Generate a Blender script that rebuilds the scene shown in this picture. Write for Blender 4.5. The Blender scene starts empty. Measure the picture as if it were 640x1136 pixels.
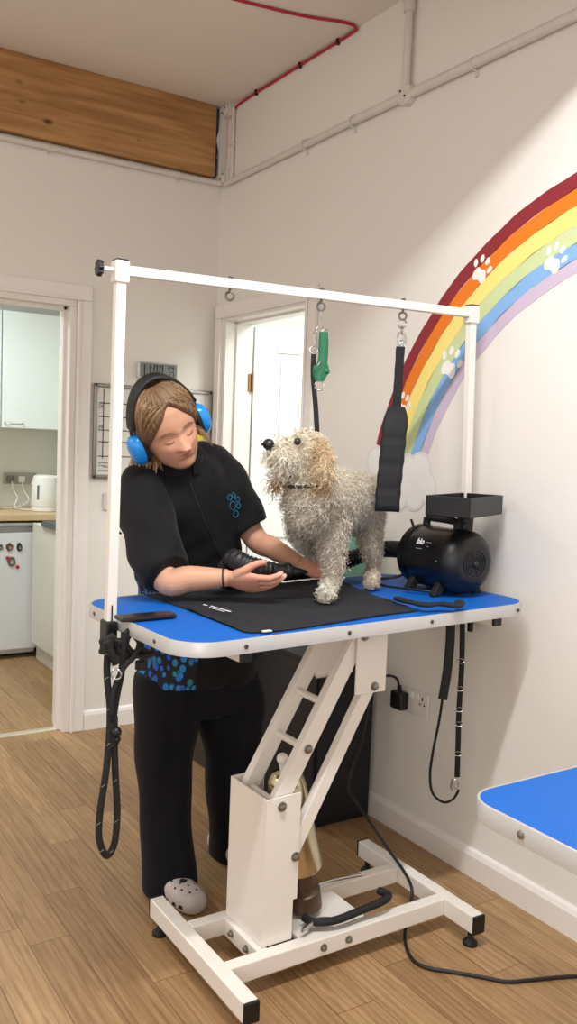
import bpy, bmesh, math, random
import numpy as np
from mathutils import Vector, Matrix, Euler
random.seed(7); np.random.seed(7)
C = bpy.context.scene.collection
PI = math.pi
# ---------------------------------------------------------------- camera
F = 975.0; HC = 1.37
def _d(u, v): return np.array([u-320.0, -(v-568.0), -F])
_X = _d(1850, 553); _X /= np.linalg.norm(_X)
_Y = _d(-302, 468); _Y -= _X*(_X@_Y); _Y /= np.linalg.norm(_Y)
_Z = np.cross(_X, _Y)
R = np.array([_X, _Y, _Z])
cam = bpy.data.objects.new('camera', bpy.data.cameras.new('camera'))
C.objects.link(cam); bpy.context.scene.camera = cam
M4 = Matrix.Identity(4)
for i in range(3):
    for j in range(3): M4[i][j] = float(R[i][j])
M4[2][3] = HC
cam.matrix_world = M4
cam.data.sensor_fit = 'HORIZONTAL'; cam.data.sensor_width = 36; cam.data.lens = 36*F/640
cam.data.clip_start = 0.05; cam.data.clip_end = 60
# survey helpers: a sight line from the camera meets a real plane of the room
def onx(u, v, x): r = R@_d(u, v); return np.array([0, 0, HC]) + x/r[0]*r
def ony(u, v, y): r = R@_d(u, v); return np.array([0, 0, HC]) + y/r[1]*r
def onz(u, v, z): r = R@_d(u, v); return np.array([0, 0, HC]) + (z-HC)/r[2]*r
# ---------------------------------------------------------------- materials
def lin(c):
    return tuple(((x/12.92) if x <= 0.04045 else ((x+0.055)/1.055)**2.4) for x in [v/255 for v in c]) + (1.0,)
MATS = {}
def mat(name, rgb, rough=0.5, metal=0.0, bump=0.0, bscale=60.0, var=0.0, vscale=8.0, spec=0.5, sheen=0.0, coat=0.0, trans=0.0, emit=None, stretch=None):
    if name in MATS: return MATS[name]
    m = bpy.data.materials.new(name); m.use_nodes = True
    nt = m.node_tree; b = nt.nodes['Principled BSDF']
    b.inputs['Base Color'].default_value = lin(rgb)
    b.inputs['Roughness'].default_value = rough
    b.inputs['Metallic'].default_value = metal
    b.inputs['Specular IOR Level'].default_value = spec
    b.inputs['Sheen Weight'].default_value = sheen
    b.inputs['Coat Weight'].default_value = coat
    b.inputs['Transmission Weight'].default_value = trans
    if emit: b.inputs['Emission Color'].default_value = lin(rgb); b.inputs['Emission Strength'].default_value = emit
    tc = nt.nodes.new('ShaderNodeTexCoord')
    src = tc.outputs['Object']
    if stretch:
        mp = nt.nodes.new('ShaderNodeMapping'); mp.inputs['Scale'].default_value = stretch
        nt.links.new(src, mp.inputs['Vector']); src = mp.outputs['Vector']
    if bump:
        n = nt.nodes.new('ShaderNodeTexNoise'); n.inputs['Scale'].default_value = bscale; n.inputs['Detail'].default_value = 4
        nt.links.new(src, n.inputs['Vector'])
        bp = nt.nodes.new('ShaderNodeBump'); bp.inputs['Strength'].default_value = bump; bp.inputs['Distance'].default_value = 0.004
        nt.links.new(n.outputs['Fac'], bp.inputs['Height']); nt.links.new(bp.outputs['Normal'], b.inputs['Normal'])
    if var:
        n = nt.nodes.new('ShaderNodeTexNoise'); n.inputs['Scale'].default_value = vscale; n.inputs['Detail'].default_value = 3
        nt.links.new(src, n.inputs['Vector'])
        mx = nt.nodes.new('ShaderNodeMix'); mx.data_type = 'RGBA'
        c = lin(rgb)
        mx.inputs[6].default_value = tuple(x*(1-var) for x in c[:3])+(1,)
        mx.inputs[7].default_value = tuple(min(1, x*(1+var)) for x in c[:3])+(1,)
        nt.links.new(n.outputs['Fac'], mx.inputs[0]); nt.links.new(mx.outputs[2], b.inputs['Base Color'])
    MATS[name] = m
    return m
def vcol_mat(name, rough=0.6, sss=0.0, spec=0.5, bump=0.0, bscale=200):
    m = bpy.data.materials.new(name); m.use_nodes = True
    nt = m.node_tree; b = nt.nodes['Principled BSDF']
    a = nt.nodes.new('ShaderNodeAttribute'); a.attribute_name = 'Col'
    nt.links.new(a.outputs['Color'], b.inputs['Base Color'])
    b.inputs['Roughness'].default_value = rough; b.inputs['Specular IOR Level'].default_value = spec
    if sss:
        b.inputs['Subsurface Weight'].default_value = sss; b.inputs['Subsurface Radius'].default_value = (0.012, 0.005, 0.003); b.inputs['Subsurface Scale'].default_value = 1.0
    if bump:
        tc = nt.nodes.new('ShaderNodeTexCoord'); n = nt.nodes.new('ShaderNodeTexNoise'); n.inputs['Scale'].default_value = bscale
        nt.links.new(tc.outputs['Object'], n.inputs['Vector'])
        bp = nt.nodes.new('ShaderNodeBump'); bp.inputs['Strength'].default_value = bump; bp.inputs['Distance'].default_value = 0.002
        nt.links.new(n.outputs['Fac'], bp.inputs['Height']); nt.links.new(bp.outputs['Normal'], b.inputs['Normal'])
    MATS[name] = m
    return m
# ---------------------------------------------------------------- mesh builder
def V(*a): return np.array(a, float)
def unit(v): v = np.asarray(v, float); n = np.linalg.norm(v); return v/n if n > 1e-9 else v
class MB:
    def __init__(s): s.v = []; s.f = []; s.n = 0
    def add(s, verts, faces):
        verts = np.asarray(verts, float); s.v.append(verts)
        s.f += [tuple(int(i)+s.n for i in f) for f in faces]; s.n += len(verts); return s
    def box(s, x0, y0, z0, x1, y1, z1, T=None):
        v = np.array([(x, y, z) for z in (z0, z1) for y in (y0, y1) for x in (x0, x1)], float)
        if T is not None: v = T(v)
        return s.add(v, [(0, 2, 3, 1), (4, 5, 7, 6), (0, 1, 5, 4), (1, 3, 7, 5), (3, 2, 6, 7), (2, 0, 4, 6)])
    def bar(s, a, b, w, h, up=(0, 0, 1)):      # rectangular bar from a to b
        a = np.asarray(a, float); b = np.asarray(b, float); d = unit(b-a)
        sd = np.cross(d, up); sd = unit(sd) if np.linalg.norm(sd) > 1e-6 else V(1, 0, 0); u = np.cross(sd, d)
        v = [p + sx*sd*w/2 + sz*u*h/2 for p in (a, b) for sz in (-1, 1) for sx in (-1, 1)]
        return s.add(v, [(0, 1, 3, 2), (4, 6, 7, 5), (0, 4, 5, 1), (1, 5, 7, 3), (3, 7, 6, 2), (2, 6, 4, 0)])
    def prism(s, pts, off):                     # polygon (n,3) extruded by off
        p = np.asarray(pts, float); n = len(p); q = p+np.asarray(off, float)
        return s.add(np.vstack([p, q]), [tuple(range(n))[::-1], tuple(range(n, 2*n))] + [(i, (i+1) % n, (i+1) % n+n, i+n) for i in range(n)])
    def tube(s, pts, r, seg=12, closed=False, cap=True, flat=1.0, up=None):
        p = np.asarray(pts, float); n = len(p)
        rr = np.broadcast_to(np.asarray(r, float), (n,)) if np.ndim(r) == 0 else np.asarray(r, float)
        T = np.zeros_like(p)
        for i in range(n):
            if closed: T[i] = unit(p[(i+1) % n]-p[i-1])
            else: T[i] = unit(p[min(i+1, n-1)]-p[max(i-1, 0)])
        u = np.cross(T[0], up if up is not None else (0, 0, 1))
        if np.linalg.norm(u) < 1e-3: u = np.cross(T[0], (1, 0, 0))
        u = unit(u); vs = []
        for i in range(n):
            if up is not None:
                w = np.cross(T[i], up)
                if np.linalg.norm(w) > 1e-3: u = unit(w)
            u = unit(u - T[i]*(u@T[i])); w = np.cross(T[i], u)
            for k in range(seg):
                a = 2*PI*k/seg
                vs.append(p[i] + rr[i]*(math.cos(a)*u + flat*math.sin(a)*w))
        fs = []
        for i in range(n if closed else n-1):
            j = (i+1) % n
            for k in range(seg):
                l = (k+1) % seg
                fs.append((i*seg+k, i*seg+l, j*seg+l, j*seg+k))
        if not closed and cap:
            fs.append(tuple(range(seg))[::-1]); fs.append(tuple((n-1)*seg+k for k in range(seg)))
        return s.add(vs, fs)
    def rings(s, rings, cap=True):              # list of (seg,3) rings
        seg = len(rings[0]); n = len(rings); fs = []
        for i in range(n-1):
            for k in range(seg):
                l = (k+1) % seg
                fs.append((i*seg+k, i*seg+l, (i+1)*seg+l, (i+1)*seg+k))
        if cap: fs.append(tuple(range(seg))[::-1]); fs.append(tuple((n-1)*seg+k for k in range(seg)))
        return s.add(np.vstack(rings), fs)
    def lathe(s, o, ax, prof, seg=32, cap=True):   # prof: (dist along axis, radius)
        o = np.asarray(o, float); ax = unit(ax); u = np.cross(ax, (0, 0, 1))
        if np.linalg.norm(u) < 1e-3: u = V(1, 0, 0)
        u = unit(u); w = np.cross(ax, u)
        rs = [np.array([o+ax*t+max(r, 1e-4)*(math.cos(2*PI*k/seg)*u+math.sin(2*PI*k/seg)*w) for k in range(seg)]) for t, r in prof]
        return s.rings(rs, cap)
    def ball(s, c, r, seg=16, n=10, ax=None):
        r = np.broadcast_to(np.asarray(r, float), (3,)); c = np.asarray(c, float)
        A = np.eye(3) if ax is None else np.asarray(ax)   # rows = axes
        rs = []
        for i in range(n+1):
            t = PI*i/n
            rs.append(np.array([c + (np.array([math.sin(t)*math.cos(2*PI*k/seg)*r[0]+1e-6*math.cos(2*PI*k/seg), math.sin(t)*math.sin(2*PI*k/seg)*r[1]+1e-6*math.sin(2*PI*k/seg), -math.cos(t)*r[2]])@A) for k in range(seg)]))
        return s.rings(rs)
    def build(s, name, m, parent=None, smooth=30, bevel=0.0, bseg=2, subd=0):
        me = bpy.data.meshes.new(name)
        v = np.vstack(s.v)
        if parent is not None:
            o = ORG[parent.name]; v = v-o
        me.from_pydata([tuple(x) for x in v], [], s.f); me.update()
        bm = bmesh.new(); bm.from_mesh(me); bmesh.ops.recalc_face_normals(bm, faces=bm.faces); bm.to_mesh(me); bm.free()
        o = bpy.data.objects.new(name, me); C.objects.link(o)
        if m is not None: me.materials.append(m)
        if smooth:
            me.polygons.foreach_set('use_smooth', [True]*len(me.polygons))
            if smooth < 180: me.set_sharp_from_angle(angle=math.radians(smooth))
        if bevel:
            b = o.modifiers.new('bevel', 'BEVEL'); b.width = bevel; b.segments = bseg; b.limit_method = 'ANGLE'; b.angle_limit = math.radians(40)
            pass
        if subd:
            q = o.modifiers.new('sub', 'SUBSURF'); q.levels = subd; q.render_levels = subd
        if parent is not None:
            o.parent = parent; ORG[o.name] = ORG[parent.name]
        else: ORG[o.name] = np.zeros(3)
        return o
ORG = {}
SPLIT = ('end_cap', 'ring', 'screw', 'pedal_rod', 'foot_bar', 'rivet', 'frame_tube', 'frame_rail', 'red_mark', 'lift_arm')
def thing(name, label, cat, loc, group=None):
    o = bpy.data.objects.new(name, None); C.objects.link(o)
    o.empty_display_size = 0.05
    o.location = tuple(float(x) for x in loc); ORG[o.name] = np.array(loc, float)
    return tag(o, label, cat, group)
def tag(o, label, cat, group=None, kind=None):
    o['label'] = label; o['category'] = cat
    if group: o['group'] = group
    if kind: o['kind'] = kind
    return o
def rebase(o, loc):                              # move the origin of a one-mesh thing to its base
    d = np.array(loc, float)-ORG[o.name]
    o.data.transform(Matrix.Translation(Vector(tuple(-d)))); o.location = tuple(float(x) for x in loc); ORG[o.name] = np.array(loc, float); return o
def solo(mb, name, m, label, cat, base=None, group=None, **k):
    o = mb.build(name, m, **k); tag(o, label, cat, group)
    if base is None:
        v = np.vstack(mb.v); base = ((v[:, 0].min()+v[:, 0].max())/2, (v[:, 1].min()+v[:, 1].max())/2, v[:, 2].min())
    return rebase(o, base)
def struct(mb, name, m, parent=None, **k):
    o = mb.build(name, m, parent, **k); o['kind'] = 'structure'; return o
def plabel(o, t): o['label'] = t; return o
def spline(pts, n=8):                            # Catmull-Rom
    p = np.asarray(pts, float); out = []
    q = np.vstack([2*p[0]-p[1], p, 2*p[-1]-p[-2]])
    for i in range(1, len(q)-2):
        for t in np.arange(n)/n:
            out.append(0.5*((2*q[i])+(-q[i-1]+q[i+1])*t+(2*q[i-1]-5*q[i]+4*q[i+1]-q[i+2])*t*t+(-q[i-1]+3*q[i]-3*q[i+1]+q[i+2])*t**3))
    out.append(q[-2]); return np.array(out)
def text_mesh(txt, size, o, xd, yd, depth=0.001, name='lettering', m=None, parent=None, bold=0.0):
    cu = bpy.data.curves.new('t', 'FONT'); cu.body = txt; cu.size = size; cu.extrude = depth/2; cu.offset = bold; cu.resolution_u = 3
    ob = bpy.data.objects.new('t', cu); C.objects.link(ob)
    dg = bpy.context.evaluated_depsgraph_get(); dg.update()
    me = bpy.data.meshes.new_from_object(ob.evaluated_get(dg))
    bpy.data.objects.remove(ob)
    n = len(me.vertices); co = np.zeros(n*3); me.vertices.foreach_get('co', co); co = co.reshape(-1, 3)
    xd = unit(xd); yd = unit(yd); zd = np.cross(xd, yd)
    w = np.asarray(o)+co[:, :1]*xd+co[:, 1:2]*yd+co[:, 2:]*zd
    mb = MB(); mb.add(w, [tuple(p.vertices) for p in me.polygons])
    return mb.build(name, m, parent, smooth=0)
def strokes(mb, polys, o, xd, yd, r=0.001):      # handwriting from polylines
    for p in polys:
        mb.tube([np.asarray(o)+a*np.asarray(xd)+b*np.asarray(yd) for a, b in p], r, 5)
    return mb
# common materials
white_metal = mat('white_powder_coat', (232, 226, 218), 0.35, bump=0.05, bscale=300)
black_plastic = mat('black_plastic', (14, 14, 16), 0.42, bump=0.08, bscale=400)
black_rubber = mat('black_rubber', (18, 18, 19), 0.7, bump=0.1, bscale=300)
chrome = mat('chrome', (200, 200, 200), 0.18, 1.0)
bolt_metal = mat('zinc_bolt', (150, 148, 142), 0.4, 1.0, bump=0.1)
wall_paint = mat('wall_paint', (231, 226, 219), 0.75, bump=0.12, bscale=90, var=0.012, vscale=3)
trim_paint = mat('trim_gloss_paint', (236, 231, 226), 0.35, bump=0.06, bscale=120)
ceil_paint = mat('ceiling_paint', (226, 218, 208), 0.85, bump=0.1, bscale=70)
pvc = mat('grey_white_pvc', (214, 208, 200), 0.4)
cable_black = mat('cable_black', (20, 20, 22), 0.5)
webbing = mat('black_webbing', (20, 20, 23), 0.8, bump=0.5, bscale=500)
white_plastic = mat('white_plastic', (238, 238, 234), 0.3)
# ================================================================ room
XB = 2.025; YA = 3.885; ZC = 2.95
def floor_mat():
    m = bpy.data.materials.new('oak_laminate'); m.use_nodes = True
    nt = m.node_tree; b = nt.nodes['Principled BSDF']; N = nt.nodes.new; L = nt.links.new
    tc = N('ShaderNodeTexCoord'); mp = N('ShaderNodeMapping'); mp.inputs['Rotation'].default_value = (0, 0, PI/2)
    L(tc.outputs['Object'], mp.inputs['Vector'])
    # planks: rows of width PW, each row shifted by its own random amount, joints every PL
    PW, PL = 0.112, 0.86
    sx = N('ShaderNodeSeparateXYZ'); L(mp.outputs['Vector'], sx.inputs[0])
    def ma(op, a, b2=None, c2=None):
        q = N('ShaderNodeMath'); q.operation = op
        for k, v in enumerate((a, b2, c2)):
            if v is None: continue
            if isinstance(v, (int, float)): q.inputs[k].default_value = v
            else: L(v, q.inputs[k])
        return q.outputs[0]
    yr = ma('DIVIDE', sx.outputs['Y'], PW); row = ma('FLOOR', yr); fy = ma('SUBTRACT', yr, row)
    wn = N('ShaderNodeTexWhiteNoise'); wn.noise_dimensions = '1D'; L(row, wn.inputs['W'])
    xr = ma('ADD', ma('DIVIDE', sx.outputs['X'], PL), ma('MULTIPLY', wn.outputs['Value'], 5.0)); col = ma('FLOOR', xr); fx = ma('SUBTRACT', xr, col)
    cb = N('ShaderNodeCombineXYZ'); L(row, cb.inputs[0]); L(col, cb.inputs[1])
    w2 = N('ShaderNodeTexWhiteNoise'); w2.noise_dimensions = '2D'; L(cb.outputs[0], w2.inputs['Vector'])
    ey = ma('MULTIPLY', ma('MINIMUM', fy, ma('SUBTRACT', 1.0, fy)), PW); ex_ = ma('MULTIPLY', ma('MINIMUM', fx, ma('SUBTRACT', 1.0, fx)), PL)
    seam = ma('LESS_THAN', ma('MINIMUM', ey, ex_), 0.0014)
    # grain: noise stretched along the planks, shifted per plank
    mp2 = N('ShaderNodeMapping'); mp2.inputs['Scale'].default_value = (1.4, 17, 1)
    ad = N('ShaderNodeVectorMath'); ad.operation = 'ADD'
    sc = N('ShaderNodeVectorMath'); sc.operation = 'SCALE'; sc.inputs['Scale'].default_value = 7.0
    L(w2.outputs['Color'], sc.inputs[0]); L(mp.outputs['Vector'], mp2.inputs['Vector'])
    L(mp2.outputs['Vector'], ad.inputs[0]); L(sc.outputs['Vector'], ad.inputs[1])
    n1 = N('ShaderNodeTexNoise'); n1.inputs['Scale'].default_value = 3; n1.inputs['Detail'].default_value = 6; n1.inputs['Distortion'].default_value = 1.2
    L(ad.outputs['Vector'], n1.inputs['Vector'])
    w = N('ShaderNodeTexWave'); w.wave_type = 'RINGS'; w.inputs['Scale'].default_value = 0.9; w.inputs['Distortion'].default_value = 6; w.inputs['Detail'].default_value = 2; w.inputs['Detail Scale'].default_value = 0.8
    L(ad.outputs['Vector'], w.inputs['Vector'])
    r1 = N('ShaderNodeValToRGB'); e = r1.color_ramp.elements
    e[0].position = 0.28; e[0].color = lin((150, 118, 82)); e[1].position = 0.70; e[1].color = lin((182, 148, 108))
    L(n1.outputs['Fac'], r1.inputs['Fac'])
    mx = N('ShaderNodeMix'); mx.data_type = 'RGBA'; mx.blend_type = 'MULTIPLY'; mx.inputs[0].default_value = 0.30
    r2 = N('ShaderNodeValToRGB'); e = r2.color_ramp.elements; e[0].position = 0.0; e[0].color = (0.45, 0.36, 0.28, 1); e[1].position = 0.35; e[1].color = (1, 1, 1, 1)
    L(w.outputs['Fac'], r2.inputs['Fac']); L(r1.outputs['Color'], mx.inputs[6]); L(r2.outputs['Color'], mx.inputs[7])
    hs = N('ShaderNodeMix'); hs.data_type = 'RGBA'; hs.blend_type = 'MULTIPLY'; hs.inputs[0].default_value = 1.0
    r3 = N('ShaderNodeValToRGB'); e = r3.color_ramp.elements; e[0].color = (0.76, 0.72, 0.67, 1); e[1].color = (1.02, 1.02, 1.0, 1)
    L(w2.outputs['Value'], r3.inputs['Fac']); L(mx.outputs[2], hs.inputs[6]); L(r3.outputs['Color'], hs.inputs[7])
    mo = N('ShaderNodeMix'); mo.data_type = 'RGBA'; mo.inputs[7].default_value = lin((92, 66, 42))
    ml = N('ShaderNodeMath'); ml.operation = 'MULTIPLY'; ml.inputs[1].default_value = 0.75
    L(seam, ml.inputs[0]); L(ml.outputs[0], mo.inputs[0]); L(hs.outputs[2], mo.inputs[6])
    L(mo.outputs[2], b.inputs['Base Color'])
    b.inputs['Roughness'].default_value = 0.42; b.inputs['Specular IOR Level'].default_value = 0.35
    bp = N('ShaderNodeBump'); bp.inputs['Strength'].default_value = 0.08; bp.inputs['Distance'].default_value = 0.002
    L(n1.outputs['Fac'], bp.inputs['Height']); L(bp.outputs['Normal'], b.inputs['Normal'])
    return m
def beam_mat():
    m = bpy.data.materials.new('knotty_pine'); m.use_nodes = True
    nt = m.node_tree; b = nt.nodes['Principled BSDF']; N = nt.nodes.new; L = nt.links.new
    tc = N('ShaderNodeTexCoord'); mp = N('ShaderNodeMapping'); mp.inputs['Scale'].default_value = (1.0, 1, 14)
    L(tc.outputs['Object'], mp.inputs['Vector'])
    n1 = N('ShaderNodeTexNoise'); n1.inputs['Scale'].default_value = 2.2; n1.inputs['Detail'].default_value = 6; n1.inputs['Distortion'].default_value = 0.7
    L(mp.outputs['Vector'], n1.inputs['Vector'])
    r1 = N('ShaderNodeValToRGB'); e = r1.color_ramp.elements
    e[0].position = 0.3; e[0].color = lin((142, 98, 54)); e[1].position = 0.72; e[1].color = lin((190, 144, 92))
    L(n1.outputs['Fac'], r1.inputs['Fac'])
    # knots
    mpk = N('ShaderNodeMapping'); mpk.inputs['Scale'].default_value = (6, .01, 11); L(tc.outputs['Object'], mpk.inputs['Vector'])
    vo = N('ShaderNodeTexVoronoi'); vo.inputs['Scale'].default_value = 1.15; vo.inputs['Randomness'].default_value = 1.0
    L(mpk.outputs['Vector'], vo.inputs['Vector'])
    rk = N('ShaderNodeValToRGB'); e = rk.color_ramp.elements; e[0].position = 0.07; e[0].color = (1, 1, 1, 1); e[1].position = 0.19; e[1].color = (0, 0, 0, 1)
    L(vo.outputs['Distance'], rk.inputs['Fac'])
    mx = N('ShaderNodeMix'); mx.data_type = 'RGBA'; mx.inputs[7].default_value = lin((84, 50, 26))
    L(rk.outputs['Color'], mx.inputs[0]); L(r1.outputs['Color'], mx.inputs[6]); L(mx.outputs[2], b.inputs['Base Color'])
    b.inputs['Roughness'].default_value = 0.6
    return m
# floor, ceiling, walls
struct(MB().box(-3, -3.5, -0.1, 4.5, 7, 0), 'floor', floor_mat(), smooth=0)
struct(MB().box(-3, -3.5, ZC, 2.2, YA+0.14, ZC+0.12), 'ceiling', ceil_paint, smooth=0)
w = MB()
w.box(-3, YA, 0, 0.52, YA+0.14, ZC); w.box(1.319, YA, 0, 2.165, YA+0.14, ZC); w.box(0.52, YA, 1.973, 1.319, YA+0.14, ZC)
struct(w, 'wall_back', wall_paint, smooth=0)
w = MB()
w.box(XB, -3.5, 0, XB+0.14, 3.06, ZC); w.box(XB, 3.80, 0, XB+0.14, YA, ZC); w.box(XB, 3.06, 1.975, XB+0.14, 3.80, ZC)
struct(w, 'wall_right', wall_paint, smooth=0)
# kitchen shell
kwall = mat('kitchen_wall_paint', (226, 228, 220), 0.7, bump=0.08)
struct(MB().box(-1.2, 5.95, 0, 2.1, 6.05, 2.45), 'wall_kitchen_back', kwall, smooth=0)
struct(MB().box(1.98, YA+0.14, 0, 2.08, 5.95, 2.45), 'wall_kitchen_right', kwall, smooth=0)
struct(MB().box(-1.2, YA+0.14, 2.4, 2.1, 6.05, 2.5), 'ceiling_kitchen', ceil_paint, smooth=0)
struct(MB().box(-1.3, YA+0.14, 0, -1.2, 6.05, 2.5), 'wall_kitchen_left', kwall, smooth=0)
# hallway behind the right-hand door
struct(MB().box(2.17, 2.0, 0, 3.4, 2.1, 2.4).box(2.17, 4.0, 0, 3.4, 4.1, 2.4).box(3.3, 2.1, 0, 3.4, 4.0, 2.4), 'wall_hall', kwall, smooth=0)
# ceiling downstand beam over the work area (unseen, placed so its lower edge shades the upper walls from the strip light)
bm_ = MB().box(-2.5, 1.36, 2.62, XB-0.002, 1.42, ZC)
struct(bm_, 'trim_7', ceil_paint, smooth=0)
# skirting
def skirt(mb, pts, h=0.088, t=0.016): return mb
s_ = MB(); prof = [(0, 0), (0.016, 0), (0.016, 0.070), (0.010, 0.084), (0.004, 0.09), (0, 0.09)]
def run_profile(mb, a, b, n):   # a->b along the wall, n pointing into the room
    a = V(*a, 0); b = V(*b, 0); n = V(*n, 0)
    mb.prism([a+n*x+V(0, 0, z) for x, z in prof], b-a)
s_ = MB(); run_profile(s_, (1.39, YA), (XB, YA), (0, -1)); struct(s_, 'baseboard_back', trim_paint, smooth=0)
s_ = MB(); run_profile(s_, (XB, -3), (XB, 2.995), (-1, 0)); struct(s_, 'baseboard_right', trim_paint, smooth=0)
# kitchen doorway: architrave and lining
a_ = MB()
def architrave(mb, T):
    # local frame: s along wall, z up, n out of the wall; T maps (s, n, z)
    for (s0, s1, z0, z1) in T['rects']:
        mb.box(*T['f'](s0, 0, z0), *T['f'](s1, 0.018, z1))
a_.box(1.322, YA-0.018, 0, 1.388, YA-.0005, 1.9715).box(0.45, YA-0.018, 1.972, 1.388, YA-.0005, 2.04).box(0.45, YA-0.018, 0, 0.516, YA-.0005, 1.9715)
a_.box(1.3215, YA-0.026, 0, 1.334, YA-.019, 1.97).box(0.5, YA-0.026, 1.9705, 1.3345, YA-.019, 1.984)
struct(a_, 'door_1', trim_paint, smooth=0, bevel=0.003)
l_ = MB().box(1.292, YA-0.004, 0, 1.3205, YA+0.15, 1.9445).box(0.5155, YA-0.004, 0, 0.544, YA+0.15, 1.9445).box(0.5155, YA-0.004, 1.945, 1.3205, YA+0.15, 1.974)
l_.box(1.278, YA+0.05, 0, 1.294, YA+0.09, 1.95).box(0.54, YA+0.05, 1.93, 1.294, YA+0.09, 1.95)
struct(l_, 'trim_1', trim_paint, smooth=0, bevel=0.002)
struct(MB().prism([V(0.5, YA+0.05, 0), V(0.5, YA+0.06, 0.006), V(0.5, YA+0.085, 0.006), V(0.5, YA+0.095, 0)], (0.8, 0, 0)), 'trim_2', mat('threshold_metal', (214, 208, 190), 0.3, 0.6), smooth=0)
# right-hand doorway and its panelled door
a_ = MB()
a_.box(XB-0.018, 3.0, 0, XB-.0005, 3.062, 1.9595).box(XB-0.018, 3.80, 0, XB-.0005, 3.866, 1.9595).box(XB-0.018, 2.998, 1.96, XB-.0005, 3.868, 2.022)
a_.box(XB-0.026, 3.05, 0, XB-.019, 3.0625, 1.9585).box(XB-0.026, 3.7995, 0, XB-.019, 3.812, 1.9585).box(XB-0.026, 3.05, 1.959, XB-.019, 3.812, 1.972)
struct(a_, 'trim_3', trim_paint, smooth=0, bevel=0.003)
l_ = MB().box(XB-0.004, 3.0615, 0, XB+0.15, 3.085, 1.9445).box(XB-0.004, 3.777, 0, XB+0.15, 3.8005, 1.9445).box(XB-0.004, 3.0615, 1.945, XB+0.15, 3.8005, 1.974)
l_.box(XB+0.05, 3.765, 0, XB+0.085, 3.78, 1.95).box(XB+0.05, 3.08, 1.935, XB+0.085, 3.78, 1.95)
struct(l_, 'trim_4', trim_paint, smooth=0, bevel=0.002)
# the leaf is hinged on the far jamb and stands open into the hallway
HG = V(XB+0.148, 3.768, 0); ld = unit(V(.965, -.257, 0)); ln_d = V(ld[1], -ld[0], 0)     # along the leaf, out of its near face
if ln_d[1] > 0: ln_d = -ln_d
def leafbox(mb, t0, t1, z0, z1, n0, n1):
    mb.box(0, 0, 0, 1, 1, 1, T=lambda v: np.array([HG+ld*(t0+(t1-t0)*p[0])+ln_d*(n0+(n1-n0)*p[1])+V(0, 0, z0+(z1-z0)*p[2]) for p in v]))
d_ = MB(); tt_ = [0.004, .115, .300, .375, .560, .675]; zz = [0.01, 0.21, 0.90, 1.06, 1.815, 1.935]
for i in (0, 2, 4): leafbox(d_, tt_[i], tt_[i+1], zz[0], zz[5], -.035, 0)
for z0, z1 in ((zz[0], zz[1]), (zz[2], zz[3]), (zz[4], zz[5])):
    for i in (1, 3): leafbox(d_, tt_[i]+.0002, tt_[i+1]-.0002, z0, z1, -.0348, -.0002)
for i in (1, 3):
    for z0, z1 in ((zz[1], zz[2]), (zz[3], zz[4])):
        leafbox(d_, tt_[i]+.0002, tt_[i+1]-.0002, z0+.0002, z1-.0002, -.025, -.010)
        leafbox(d_, tt_[i]+.03, tt_[i+1]-.03, z0+.03, z1-.03, -.024, -.004)
d2 = struct(d_, 'door_2', mat('door_white', (240, 242, 240), 0.35), smooth=0, bevel=0.002)
hg = MB()
for z in (1.66,):
    hg.box(XB+.128, 3.770, z-.04, XB+.146, 3.7765, z+.045); hg.tube([(XB+.146, 3.765, z-.045), (XB+.146, 3.765, z+.05)], .006, 10)
hg.build('hinge', mat('brass_hinge', (150, 120, 84), 0.35, 1.0, bump=0.3), d2)
hc_ = HG+ld*.64+V(0, 0, 1.0)
MB().lathe(hc_, ln_d, [(0, .025), (.006, .025), (.006, .01), (.04, .01), (.045, .008)]).tube([hc_+ln_d*.042, hc_+ln_d*.042-ld*.10], 0.009, 10).build('door_handle', chrome, d2)
# timber beam along the back wall, torn lining at its end
bo = MB().box(-2.6, YA-0.05, 2.625, 1.965, YA+0.0, ZC-0.001)
solo(bo, 'ceiling_beam', beam_mat(), 'long knotty pine beam running along the top of the back wall under the ceiling', 'beam', smooth=0, bevel=0.003)
tp = MB(); z = 2.63; pts1 = []; pts2 = []
random.seed(3)
for i in range(19):
    zz_ = 2.63+i*(2.945-2.63)/18; pts1.append(V(1.966, YA-0.035, zz_)); pts2.append(V(1.982+random.uniform(-0.004, 0.010)+0.012*(i/18), YA-0.03, zz_))
tp.prism(pts1+pts2[::-1], (0, 0.03, 0))
o = tp.build('torn_membrane', mat('dark_blue_membrane', (52, 62, 88), 0.8, bump=0.5), None, smooth=0); tag(o, 'torn dark blue lining strip poking out at the right end of the pine beam', 'lining strip'); rebase(o, (1.97, YA-0.03, 2.63))
fl = MB().prism([V(1.972, YA-.04, 2.80), V(1.988, YA-.045, 2.87), V(1.996, YA-.04, 2.83), V(1.99, YA-.04, 2.74), V(1.98, YA-.042, 2.76)], (0, .004, 0))
fl.build('torn_flap', mat('white_paper', (220, 222, 228), .8), o)
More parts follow.
